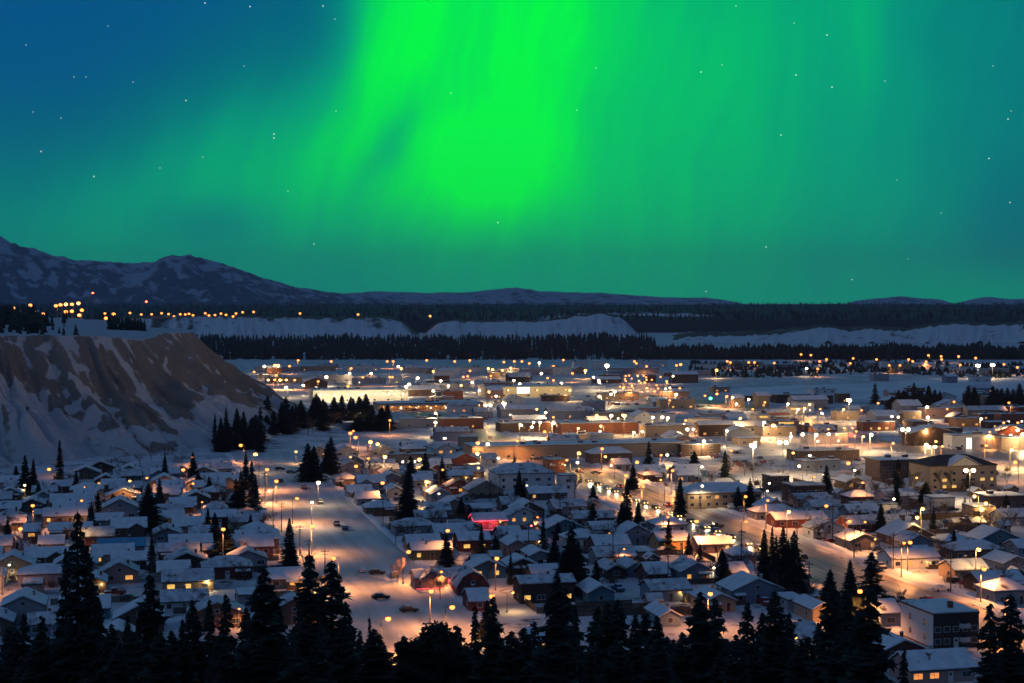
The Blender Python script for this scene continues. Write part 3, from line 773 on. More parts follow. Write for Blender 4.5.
    for r, k in slots:
        xx = -hw + w * (k + .5) / nf
        if r == 0 and k == dslot and w < 16 and (r, k) not in litset:
            yy = -hd
            if form == 'L' and abs(xx + (w * .22)) < 3.4: yy = -hd - 1.6
            link('door', door_mesh(rd.choice(['dkred', 'white', 'brown'])), o, (xx, -hd - .0, 0.12)); continue
        ww = min(rd.choice([1.1, 1.5, 1.9]), w / nf * .62); zz = 1.55 + r * 2.6
        yy = -hd
        if form == 'L':
            yy = -hd - 1.6 if abs(xx + w * .22) < min(w * .22, 3.0) - .8 and fixed is not None else -hd
        lk = link('window', window_mesh(ww, 1.1, lm if (r, k) in litset else 'glass'), o, (xx, yy, zz))
        if (r, k) in litset: lk['label'] = 'lit window glowing warm from the room inside'
    for r in range(rows):
        sw = link('window', window_mesh(1.1, 1.0, 'glass'), o, (-hw, -hd * .3 + rd.uniform(-.5, .5), 1.55 + r * 2.6 if wh / rows > 2.2 else wh * .55)); sw.rotation_euler = (0, 0, -math.pi / 2)
    if form in 'gb' and wh + rz > 5.2:
        link('window', window_mesh(0.9, 0.8, 'glass'), o, (0, -hd, wh + rz * .28))
    if 'p' in lit: porch_light(o, hw * .55, -hd, 2.2)
    if 'P' in lit: porch_light(o, hw * .75, -hd, 2.5, 'lamp_y', 420)
    if fixed: want_label(o, fixed, cat, group, fixed=True)
    else:
        lk = look or f"{COLNAME[colr]} {FORMNAME[form]} house" + (' with lit windows' if nlit > 1 else ' with one lit window' if nlit else ' with a porch lamp' if 'p' in lit.lower() else '')
        want_label(o, lk, cat, group, proj(*xy_of(s, t)))
    return o

HOUSES = """
2 44 626 g grey 4.6 -
-16 12 636 g brown 3 -
102 134 652 g brown 3 -
162 207 612 e white 2.6 -
241 256 610 f grey 3.4 -
458 475 612 e dkred 2.5 -
500 531 668 e white 5.2 1
624 661 623 e grey 2.6 2
662 679 627 g bluegrey 2.4 -
705 737 612 g tan 2.6 -
789 806 610 f grey 2.3 -
812 835 622 g tan 3 -
799 821 657 e white 4 1
880 902 627 e bluegrey 3.2 -
884 926 661 g dkred 2.5 -
931 949 654 g grey 2.4 -
877 905 678 e tan 3.6 -
0 25 531 e tan 2.6 -
24 39 540 e pink 2.6 1
-10 11 554 e bluegrey 2.5 -
40 60 538 e grey 2.6 -
39 63 553 e tan 2.6 -
19 68 586 h grey 3 -
112 146 570 e dkbrown 2.5 -
86 106 593 g brown 2.6 p
108 132 592 e dkred 2.6 -
141 160 592 e brown 2.6 -
22 42 598 f pink 3.2 -
225 266 590 g grey 3.4 -
268 302 589 e tan 2.6 1
163 213 592 e tan 2.8 2P
166 208 572 g dkbrown 2.6 -
170 212 552 e brown 2.6 1
230 262 530 e tan 2.6 -
376 410 555 e pink 2.7 -
455 478 561 g pink 4.4 -
445 477 532 g brown 2.8 -
500 522 543 e grey 2.6 -
477 510 572 e brown 2.5 -
592 628 539 e tan 3 1P
546 585 537 g teal 2.8 -
508 527 557 g pink 3.4 -
530 551 567 g grey 3.2 -
508 538 574 g dkbrown 2.4 -
596 637 565 e grey 2.5 -
639 654 563 f pink 3 -
658 690 550 e orange 2.8 1
655 688 534 h grey 2.8 -
591 605 579 g brown 2.4 -
607 626 579 g dkbrown 2.4 -
628 645 577 g bluegrey 2.5 -
647 670 583 e dkred 2.4 -
588 615 604 g teal 2.8 -
617 647 602 f grey 2.8 -
650 692 602 e bluegrey 3 1p
698 734 553 e pink 2.6 1
680 715 582 g bluegrey 2.8 1
730 748 582 e tan 2.5 -
733 757 565 h bluegrey 2.5 -
803 817 584 e tan 2.6 1
731 785 603 g bluegrey 3.2 -
846 905 532 e dkred 2.6 -
849 881 550 g tan 2.8 1
891 936 545 g brown 2.8 -
880 932 569 e white 3 1p
953 990 580 e tan 2.8 -
953 1006 560 h brown 2.8 -
1002 1032 574 g bluegrey 3 -
993 1032 605 h grey 3.4 -
51 93 509 e tan 2.6 -
44 86 524 e tan 2.7 1p
20 44 512 g brown 2.6 -
-4 20 516 e dkred 2.6 -
103 137 520 g grey 4.2 -
110 142 495 e brown 2.6 -
114 141 482 e brown 2.5 -
150 179 489 g orange 2.6 1
154 180 500 e brown 2.5 -
158 182 512 e bluegrey 2.5 -
160 184 526 e tan 2.6 p
154 181 543 g bluegrey 2.8 -
64 78 486 e grey 2.5 -
270 303 462 e brown 2.8 p
200 233 486 e grey 2.6 -
170 196 513 e tan 2.6 -
205 228 517 h teal 2.6 -
319 342 487 h tan 2.8 -
332 355 508 e grey 3 -
420 452 471 e bluegrey 3 -
453 478 469 g dkred 4.4 -
330 355 499 e grey 2.6 -
357 376 504 e grey 2.6 -
414 433 488 e grey 3 p
431 451 502 g grey 2.8 -
442 468 514 g pink 2.8 -
416 447 527 e grey 3 -
468 504 498 g tan 3 -
471 492 516 e grey 2.6 -
502 522 512 e brown 2.7 -
350 381 516 h brown 2.6 -
388 404 498 g grey 2.8 -
382 398 480 g brown 2.8 -
529 568 500 e brown 2.6 1
553 587 514 e grey 2.6 -
574 616 526 e pink 2.6 -
656 684 474 h brown 2.8 1
636 656 482 h brown 2.6 -
615 631 471 e grey 2.8 -
515 545 518 g brown 2.8 1
731 775 522 h grey 3 -
766 821 528 e dkred 2.8 1
846 866 489 g brown 2.8 1
1002 1034 526 e grey 3 -
"""
pxm = lambda py: (py - HOR) / CAM_H
rows = []
for ln in HOUSES.strip().splitlines():
    a = ln.split(); x0, x1, yb = map(float, a[:3])
    s, t = st_of(ground((x0 + x1) / 2, yb)); w = (x1 - x0) / pxm(yb)
    rows.append(dict(s=s, t=t, w=max(5.0, w), form=a[3], col=a[4], wh=float(a[5]), lit=a[6], dep=9.0 if a[3] != 'g' else 11.0))
SPECIAL_RECTS = []
def special(x0, x1, yb, dep):
    s, t = st_of(ground((x0 + x1) / 2, yb)); w = (x1 - x0) / pxm(yb)
    SPECIAL_RECTS.append(dict(s=s, t=t, w=w, dep=dep, sp=True)); return s, t, w
# the ones with a look of their own
SP = {}
for key, args in dict(brick=(931, 981, 648, 15), pinkfront=(907, 978, 683, 9), bluer=(99, 144, 557, 8), rust=(229, 273, 557, 9), olive=(412, 453, 560, 8), redstr=(415, 475, 588, 7.5),
                      barn=(457, 489, 596, 9), redlit=(474, 507, 529, 8), band=(520, 576, 603, 8), hall=(497, 556, 490, 16), whitecorner=(560, 577, 491, 8), orangewall=(548, 566, 474, 9), motel=(387, 431, 465, 9),
                      apart=(686, 764, 508, 14), apart2=(793, 827, 503, 12), flat2=(771, 790, 490, 10), brownhall=(680, 722, 456, 20), warehouse=(470, 690, 458, 22), hotel=(927, 1000, 490, 18), hotelwing=(878, 922, 478, 14),
                      greyflat=(856, 900, 514, 8), litwhite=(933, 956, 510, 8), orangeflat=(974, 996, 520, 9), rightflat=(987, 1030, 509, 12), yellowhut=(469, 481, 474, 6), arch=(590, 633, 463.5, 10), longb=(796, 862, 461, 14), fourflat=(800, 842, 470, 8)).items():
    SP[key] = special(*args)
allr = sorted(rows + SPECIAL_RECTS, key=lambda r: r['t'])
for i, r in enumerate(allr):
    for q_ in allr[i + 1:]:
        if q_.get('drop'): continue
        if abs(r['s'] - q_['s']) < (r['w'] + q_['w']) / 2 + .6:
            room = q_['t'] - r['t'] - 1.2
            if room < r['dep']:
                if room >= 5.0: r['dep'] = room
                elif not q_.get('sp'): q_['drop'] = True
                elif not r.get('sp'): r['drop'] = True; break
dropped = [r for r in rows if r.get('drop')]
print('houses listed', len(rows), 'dropped', len(dropped))
for key in SP:
    s, t, w = SP[key]
    r = next(r for r in SPECIAL_RECTS if r['s'] == s and r['t'] == t); SP[key] = (s, t, w, r['dep'])
for r in rows:
    if r['t'] < 900 and r['s'] - r['w'] / 2 < S_MAIN + 19 and r['s'] + r['w'] / 2 > S_MAIN - 12:
        # keep the road itself clear
        if abs(r['s'] - S_MAIN - 3) < 12: continue
        if r['s'] < S_MAIN: r['s'] = S_MAIN - 12.5 - r['w'] / 2
        else: r['s'] = S_MAIN + 19.5 + r['w'] / 2
    if r['t'] < 760 and abs(r['s'] - S_LEFT - 3) < r['w'] / 2 + 15:
        if abs(r['s'] - S_LEFT - 3) < 10: continue
        r['s'] = S_LEFT - 13.5 - r['w'] / 2 if r['s'] < S_LEFT + 3 else S_LEFT + 19.5 + r['w'] / 2
    if not r.get('drop'): house(r['s'], r['t'], r['w'], r['dep'], r['wh'], r['form'], r['col'], r['lit'])

def sp(key, wh, form, colr, label, **kw):
    s, t, w, dep = SP[key]
    kw.setdefault('cat', 'building'); kw.setdefault('group', None)
    return house(s, t, w, dep, wh, form, colr, kw.pop('lit', '-'), fixed=label, **kw)
# brown three-storey apartment block with a pale end wall
o = sp('brick', 7.4, 'f', 'dkbrown', 'dark brown flat-roofed apartment block with pale left wall beside the main road', name='apartment_block', nwin=5)
s, t, w, dep = SP['brick']
b = MB(); b.box(-w / 2 - .04, -w / 2 - .003, -dep / 2, dep / 2, .3, 7.3); b.build('end_wall', ['white'], o)
for r in range(2):
    for k in range(2):
        sw = link('window', window_mesh(1.0, 1.3, 'glass'), o, (-w / 2 - .04, -dep * .25 + k * dep * .45, 2.1 + r * 3.1)); sw.rotation_euler = (0, 0, -math.pi / 2)
for k, (xx, zz) in enumerate(((1.8, 4.4), (1.8, 1.4), (6.2, 3.0))):
    b = MB(); b.box(-1.0, 1.0, -1.1, -.003, 0, .15); b.box(-1.0, 1.0, -1.12, -1.06, .15, 1.0); b.box(-1.0, -.95, -1.05, -.003, .15, 1.0); b.box(.95, 1.0, -1.05, -.003, .15, 1.0)
    b.build('balcony', ['frame'], o, (xx, -dep / 2, zz))
b = MB(); b.box(-.5, .5, -.5, .5, 0, 1.4); b.build('chimney', ['brick'], o, (1.0, -dep * .2, 7.9))
sp('pinkfront', 2.8, 'e', 'pink', 'salmon bungalow with broad snowy roof in front of the dark brown apartment block', lit='2', litmat='lito', nwin=4, cat='house', ridge=2.6)
sp('bluer', 3.0, 'e', 'grey', 'grey house under a bright blue metal roof with one lit window', lit='1', cat='house', roofmat='bluemetal')
sp('rust', 3.0, 'e', 'dkred', 'wide rust-red house under a deep snowy roof beside the tallest left-hand lamp', cat='house', ridge=2.8)
sp('olive', 2.9, 'e', 'olive', 'dark olive house with pale lit windows beside the wide snowy street', lit='2', litmat='lity', cat='house')
o = sp('redstr', 2.8, 'L', 'pink', 'salmon cross-gabled house outlined with a red string of lights', lit='1', cat='house')
s, t, w, dep = SP['redstr']
b = MB(); b.tube([(-w / 2, -dep / 2 - 1.75, .35), (-w * .08, -dep / 2 - 1.75, .35), (w * .06, -dep / 2 - 1.5, .4)], [.06] * 3, 5); b.tube([(w * .06, -dep / 2 - .08, .5), (w * .06, -dep / 2 - .08, 2.7)], [.06] * 2, 5)
b.build('string_lights', ['redstring'], o)
sp('barn', 2.4, 'b', 'dkred', 'dark red barn-roofed house with snow on both roof slopes', cat='house', ridge=3.6)
o = sp('redlit', 2.7, 'e', 'pink', 'house glowing red from strings of red lights along its eaves', cat='house')
s, t, w, dep = SP['redlit']
b = MB(); b.tube([(-w / 2 - .4, -dep / 2 - .5, 2.75), (w / 2 + .4, -dep / 2 - .5, 2.75)], [.07] * 2, 5); b.tube([(-w / 2 - .5, -dep / 2 - .4, 2.8), (-w / 2 - .5, 0, 4.6), (-w / 2 - .5, dep / 2, 2.8)], [.07] * 3, 5)
b.build('string_lights', ['redstring'], o)
for xx in (-w * .3, w * .1):
    ld = bpy.data.lights.new('red_glow', 'POINT'); ld.energy = 260; ld.color = (1, .05, .07); ld.shadow_soft_size = .3; link('red_glow', ld, o, (xx, -dep / 2 - 1.5, 2.5))
porch_light(o, w * .3, -dep / 2, 2.3, 'lamp_o', 160)
sp('band', 5.0, 'e', 'dkbrown', 'dark brown two-storey house with a band of yellow lit windows', lit='3', litmat='lity', cat='house', ridge=1.2)
sp('hall', 6.5, 'h', 'white', 'pale hall with broad hipped snowy roof left of the main road', lit='1', litmat='litw', name='hall', nwin=5)
sp('whitecorner', 6.0, 'f', 'white', 'narrow white flat-roofed building against the right end of the pale hall', name='office_building')
o = sp('orangewall', 6.0, 'f', 'brick', 'brick-red building with one floodlit salmon wall panel behind the pale hall', name='shop_building'); porch_light(o, 3.0, -6.0, 4.0, 'lamp_o', 500)
sp('motel', 4.6, 'f', 'tan', 'long tan flat-roofed motel with a row of white lit windows', lit='4', litmat='litw', nwin=7, name='motel')
sp('apart', 5.4, 'h', 'tan', 'long tan apartment row with a wide snowy hip roof beside the main road', nwin=9, name='apartment_row', lit='1')
sp('apart2', 6.2, 'f', 'dkbrown', 'dark brown flat-roofed block with an outside stair, behind the dark red house', nwin=3, name='apartment_block')
sp('flat2', 5.2, 'f', 'brown', 'brown flat-roofed block between the tan apartment row and dark brown block', nwin=2, name='apartment_block')
sp('brownhall', 5.4, 'f', 'brown', 'windowless brown flat-roofed store left of the twin floodlights', nwin=2, name='store')
o = sp('warehouse', 6.2, 'f', 'tan', 'very long flat-roofed warehouse with a snowy roof crossing mid town', nwin=9, name='warehouse', plainwall=True)
sp('arch', 4.5, 'h', 'brown', 'brown hip-roofed workshop in front of the very long warehouse', name='workshop', ridge=2.5)
sp('longb', 4.6, 'f', 'brown', 'low brown store with long snowy roof right of the twin floodlights', name='store', nwin=6)
sp('fourflat', 4.0, 'f', 'bluegrey', 'blue-grey flat-roofed shed in front of the low brown store', name='shed', nwin=3)
sp('greyflat', 3.2, 'f', 'grey', 'long grey flat-roofed shed in front of the floodlit snowy trees', name='shed', nwin=4)
sp('litwhite', 4.2, 'f', 'white', 'small white floodlit shed below the tan hotel', name='shed', nwin=1)
o = sp('orangeflat', 4.4, 'f', 'tan', 'tan shed with its wall lit bright orange beside the yellow loader', name='shed', nwin=2); porch_light(o, -1.5, -4.6, 3.6, 'lamp_y', 900); porch_light(o, 4.2, -4.6, 3.6, 'lamp_o', 600)
sp('rightflat', 4.4, 'f', 'brown', 'low brown store with snowy roof at the right edge beside the orange-lit shed', name='store', nwin=4)
sp('yellowhut', 3.6, 'f', 'cream', 'small cream hut with a glowing yellow wall in front of the dark red house', name='hut', lit='1P', litmat='lity', nwin=1)
# tan hotel with white pediment
s, t, w, dep = SP['hotel']
o = sp('hotel', 9.6, 'h', 'tan', 'tall tan hotel with dark hipped roof and white front gable', name='hotel', nwin=7, lit='5', litmat='lity', roofmat='shingle', ridge=3.4, chim=False)
b = MB(); b.prism([(-6.5, 9.9), (6.5, 9.9), (0, 13.2)], -dep / 2 - 1.2, -dep / 2 + 4, 'y'); b.build('front_gable', ['cream'], o)
b = MB(); roof_gable(b, 7.4, 9.7, 13.6, -dep / 2 - 1.6, -dep / 2 + 5.5, 'y'); b.build('gable_roof', ['fascia', 'roof_snow'], o)
sp('hotelwing', 7.4, 'f', 'brown', 'brown flat-roofed wing against the left side of the tan hotel', name='hotel_wing', nwin=6)

# ---- shops and sheds of the flat commercial district: x0 x1 base height colour litwindows
SHOPS = """
313 409 402 9 cream 0 big flat-roofed store with a floodlit cream wall
378 484 410 4.6 tan 6 low tan arcade with a row of orange lamps under its canopy
441 484 429 6 brick 3 brick-red flat-roofed shop with white lit windows
400 437 428 5 grey 0 x
484 573 397 8 cream 0 long cream store with a glowing white sign
256 300 372 5 grey 1 x
300 336 371 5 tan 1 x
345 380 371 6 white 2 x
266 302 383 5 tan 0 x
318 352 382 6 grey 0 x
354 386 384 5 bluegrey 1 x
402 440 396 5 brown 0 x
405 434 373 5 grey 0 x
435 460 375 7 white 0 x
462 484 374 7 white 0 x
488 520 376 5 bluegrey 1 x
522 552 375 6 grey 0 x
554 571 375 8 white 0 x
574 588 370 9 white 0 square white block at the forest edge left of the brightest far floodlight
594 606 370 9 white 0 square white block behind the brightest far floodlight
610 660 374 6 grey 1 x
640 668 367 6 white 1 x
672 699 383 8 brown 0 x
700 718 370 6 white 0 x
745 762 367 6 tan 2 x
766 800 369 5 bluegrey 0 x
724 742 366 5 tan 1 x
500 540 417 5 grey 1 x
548 592 419 5 bluegrey 1 x
596 626 421 5 tan 2 x
630 676 422 5 white 2 x
560 640 434 6 brick 2 x
644 690 437 6 tan 0 x
692 723 427 5 cream 3 low shop with bright cream lit windows beside the main road
728 751 430 5 grey 2 x
756 771 427 7 cream 2 x
772 800 430 5 tan 2 x
500 560 432 5 brown 0 x
345 400 430 4 bluegrey 0 x
436 470 441 5 bluegrey 1 x
776 812 403 6 dkbrown 0 x
814 834 404 6 dkbrown 0 x
733 745 408 7 tan 1 x
757 770 407 8 tan 2 x
786 806 415 5 grey 1 x
836 860 420 5 tan 1 x
884 904 424 6 orange 2 x
906 922 420 5 tan 1 x
923 963 418 6 pink 1 x
955 985 427 5 orange 2 x
966 1000 418 5 tan 1 x
1000 1030 424 6 brick 2 x
905 936 438 5 grey 0 x
950 994 449 7 white 0 big white industrial shed with a tall lit door behind the tan hotel
862 896 431 5 brick 2 x
806 850 444 5 grey 2 x
1000 1030 450 6 tan 1 x
866 876 368 6 grey 0 x
882 890 370 9 white 0 x
896 912 371 7 tan 0 x
914 936 369 5 white 0 x
942 974 371 4 white 1 x
984 1012 374 5 grey 0 x
873 890 381 6 grey 0 x
946 958 383 6 bluegrey 0 x
972 992 382 5 white 0 x
690 712 376 5 grey 0 x
600 640 400 5 tan 1 x
662 690 398 5 tan 1 x
420 470 390 5 grey 1 x
"""
rsh = random.Random(4)
nshop = 0
for ln in SHOPS.strip().splitlines():
    a = ln.split(None, 6); x0, x1, yb, hh = map(float, a[:4])
    s, t = st_of(ground((x0 + x1) / 2, yb)); w = (x1 - x0) / pxm(yb); dep = min(26, max(9, w * .4))
    while dep > 6 and clash(s - w / 2, s + w / 2, t, t + dep, .5): dep -= 2
    if clash(s - w / 2, s + w / 2, t, t + dep, .3):
        print('shop dropped', ln); continue
    nshop += 1
    look = a[6]
    form = 'f' if rsh.random() < .72 or look != 'x' or w > 40 else 'e'
    lm = rsh.choice(['lit', 'lity', 'litw', 'lito'])
    kw = dict(name='store' if w > 22 else 'shop', cat='building', plainwall=True, nwin=min(7, max(1, int(w / 9))), group='buildings of the flat business district', chim=False, litmat=lm, rd=rsh)
    if look == 'x':
        o = house(s, t, w, dep, hh, form, a[4], a[5], look=f"{COLNAME[a[4]]} {FORMNAME[form]} {'store' if w > 22 else 'shop'}" + (' with lit windows' if int(a[5]) else ''), **kw)
    else:
        o = house(s, t, w, dep, hh, form, a[4], a[5], fixed=look, **kw)
        o.name = 'store'
    if look.startswith('low tan arcade'):
        b = MB(); b.box(-w / 2, w / 2, -3.5, -.003, 3.3, 3.6, 0); b.box(-w / 2, w / 2, -3.5, -.003, 3.603, 3.8, 1)
        for k in range(13): xx = -w / 2 + .4 + k * (w - .8) / 12; b.box(xx - .12, xx + .12, -3.3, -3.06, 0, 3.3, 0)
        b.build('canopy', ['fascia', 'roof_snow'], o, (0, -dep / 2, 0))
        for k in range(12): porch_light(o, -w / 2 + w * (k + .5) / 12, -dep / 2 - 2.2, 2.9, 'lamp_o', 420)
    if look.startswith('big flat-roofed store'):
        for k in range(7): porch_light(o, -w / 2 + w * (k + .5) / 7, -dep / 2 - 5.0, 6.0, 'lamp_w', 2600)
    if look.startswith('long cream store'):
        for k in range(6): porch_light(o, -w / 2 + w * (k + .5) / 6, -dep / 2 - 4.0, 5.5, 'lamp_y', 900)
        b = MB(); b.box(-5.5, 5.5, -.3, -.01, 0, 5.5, 0); b.box(-5.2, 5.2, -.33, -.303, .3, 5.2, 1); b.build('sign', ['frame', 'litw'], o, (-w * .06, -dep / 2, 2.6))
    if look.startswith('big white industrial'):
        b = MB(); b.box(-1.8, 1.8, -.2, -.01, 0, 6, 0); b.box(-1.5, 1.5, -.23, -.203, .2, 5.7, 1); b.build('door', ['frame', 'litw'], o, (-w * .08, -dep / 2, 0))
    if yb > 412 and yb < 432 and 725 < x0 < 800:
        b = MB(); b.box(-w * .3, w * .3, -.3, -.01, 0, 1.4, 0); b.box(-w * .29, w * .29, -.33, -.303, .1, 1.3, 1); b.build('lit_sign', ['frame', 'lity'], o, (0, -dep / 2, hh - 1.6))

rsf = random.Random(31); nsf = 0
for k in range(6000):
    if nsf >= 95: break
    px = rsf.uniform(258, 1030); py = 364 + 84 * rsf.random() ** .8
    if px > 690 and py < 392: continue
    if px < 300 + (py - 385) * 1.2 and py > 385: continue
    if px < 395 and py > 402: continue
    s, t = st_of(ground(px, py)); w = rsf.choice((9, 12, 15, 20, 26)); dep = rsf.uniform(8, 14); hh = rsf.choice((3.2, 3.6, 4.2, 5, 6.5))
    if clash(s - w / 2, s + w / 2, t, t + dep, 4): continue
    if s - w / 2 < S_MAIN + 19 and s + w / 2 > S_MAIN - 14: continue
    if 577 < px < 657 and 391 < py < 411: continue
    if 600 < px < 1024 and abs(py - np.interp(px, [600, 700, 770, 900, 1024], [391, 402, 410, 449, 457])) < 5: continue
    form = rsf.choice('ffffeeg'); colr = rsf.choice(['tan', 'grey', 'brown', 'bluegrey', 'white', 'brick', 'pink', 'dkbrown'])
    lit = rsf.choice(('0', '0', '1', '1', '2'))
    house(s, t, w, dep, hh, form, colr, lit, name='store' if w > 18 else 'shop', look=f"{COLNAME[colr]} {FORMNAME[form]} {'store' if w > 18 else 'shop'}" + (' with lit windows' if lit != '0' else ''), cat='building',
          group='buildings of the flat business district', plainwall=True, chim=False, nwin=max(1, int(w / 6)), litmat=rsf.choice(['lit', 'lity', 'litw', 'lito']), rd=rsf)
    nsf += 1

# ---- further houses fill the lots between the ones above
rf = random.Random(21)
nfill = 0
T_CROSS = [(tl, -1e9, S_LEFT), (tm, S_LEFT, S_MAIN), (tr, S_MAIN - 150, S_MAIN), (tq, S_MAIN, 1e9), (tu, S_LEFT, S_MAIN)]
def on_road(s0, s1, t0, t1):
    if s0 < S_LEFT + 21 and s1 > S_LEFT - 14: return True
    if s0 < S_MAIN + 21 and s1 > S_MAIN - 17: return True
    for tc_, a, b_ in T_CROSS:
        if s1 > a and s0 < b_ and t0 < tc_ + 7.5 and t1 > tc_ - 8: return True
    return False
t = 372.0
while t < 900:
    s = -420.0 + rf.uniform(0, 8)
    while s < 420:
        w = rf.uniform(8.5, 13.5); form = rf.choice('eeeLLgggh'); dep = rf.uniform(8, 10)
        px, py = proj(*xy_of(s, t))
        okp = -30 < px < 1050 and 452 < py < 640 and not (px < 240 and py < 474) and not (px < 60 and py < 486) and not (490 < px < 700 and py < 476) and not (px > 700 and py < 500) and not (880 < px < 1000 and 505 < py < 530) and not (px > 930 and py < 540)
        if okp and not clash(s - w / 2, s + w / 2, t, t + dep, 1.6) and not on_road(s - w / 2, s + w / 2, t, t + dep) and nfill < 165:
            lit = rf.choices(['-', '1', 'p', '2'], [.72, .15, .07, .06])[0]
            house(s, t, w, dep, rf.uniform(2.5, 3.2), form, rf.choice(['tan', 'grey', 'brown', 'dkbrown', 'dkred', 'pink', 'bluegrey', 'white', 'teal', 'grey', 'tan', 'brown']), lit, rd=rf)
            nfill += 1
        s += w + rf.uniform(3.5, 8)
    t += rf.uniform(15, 19)
print('shops', nshop, 'filled houses', nfill)


# ------------------------------------------------------------------ street lamps
def blocked(s, t, r=0.6): return any(a - r < s < b + r and c - r < t < d + r for a, b, c, d in FOOT)
def free_spot(p, r=0.6):
    """step towards the lookout until clear of every building"""
    s, t = st_of(p)
    for i in range(60):
        if not blocked(s, t, r): break
        t -= 1.0
    x, y = xy_of(s, t)
    return Vector((x, y, p.z))
_lamp = {}
def lamp_mesh(h, kind, r, double):
    k = (round(h, 1), kind, round(r, 2), double)
    if k not in _lamp:
        b = MB(); b.tube([(0, 0, 0), (0, 0, h * .6), (0, 0, h)], [.16, .12, .08], 6); b.box(-.22, .22, -.22, .22, 0, .25)
        ends = [1.5, -1.5] if double else [1.5]
        for e in ends: b.tube([(0, 0, h - .6), (0, -e * .5, h - .05), (0, -e, h + .05)], [.07, .06, .05], 5)
        g = MB()
        for e in ends: g.ball((0, -e, h - .12 - r * .5), r, r * .8)
        hd = MB()
        for e in ends: hd.box(-.2, .2, -e - .42, -e + .38, h - .02, h + .16)
        _lamp[k] = (b.mesh('pole', ['metal']), hd.mesh('lamp_head', ['metal']), g.mesh('lamp_globe', [kind]))
    return _lamp[k]
KIND = dict(o='lamp_o', y='lamp_y', w='lamp_w', r='lamp_r', g='lamp_g')
CN = dict(o='orange', y='yellow', w='white', r='red', g='green')
LCOL = dict(o=(1, .36, .10), y=(1, .54, .17), w=(1, .66, .33), r=(1, .1, .05), g=(.1, 1, .4))
def lamp(px, py, k='o', power=1.0, h=9.0, size=1.0, z0=0.0, dist=None, double=False, name='street_lamp', look=None, fixed=None):
    """px, py: where the glowing globe is seen"""
    if dist is None: p = ground(px, py, z0 + h - .4); base = Vector((p.x, p.y, z0))
    else: base = at(px, dist, z0)
    if dist is None and z0 == 0: base = free_spot(base)
    d = base.y
    r = max(0.36, 0.00078 * d) * size
    r = round(r * 8) / 8 if r > .5 else round(r * 20) / 20
    o = thing(name, base, YAW + random.choice((0, 0, math.pi / 2, -math.pi / 2)))
    a, b, g = lamp_mesh(h, KIND[k], r, double)
    link('pole', a, o); hd = link('lamp_head', b, o); link('lamp_globe', g, hd)
    key = ('street', k, round(power, 2))
    if key not in LAMP_LIGHT:
        bare_ = k in 'wy' and power >= .9
        ld = bpy.data.lights.new('lamp_light', 'POINT' if bare_ else 'SPOT'); ld.energy = (2600 if bare_ else 3400) * power
        if not bare_: ld.spot_size = R(166); ld.spot_blend = .5
        ld.energy *= (1.0 if power < 4 else 0.8) if bare_ else 1.05; ld.color = LCOL[k]; ld.shadow_soft_size = .35
        LAMP_LIGHT[key] = ld
    if power > 0: link('lamp_light', LAMP_LIGHT[key], o, (0, -1.5, h - 1.1 - r))
    if fixed: want_label(o, fixed, 'street lamp', fixed=True)
    else: want_label(o, look or f"{CN[k]} street lamp on a {'tall' if h > 10 else 'short' if h < 6 else 'plain'} pole", 'street lamp', 'street lamps of the town', (px, py))
    return o
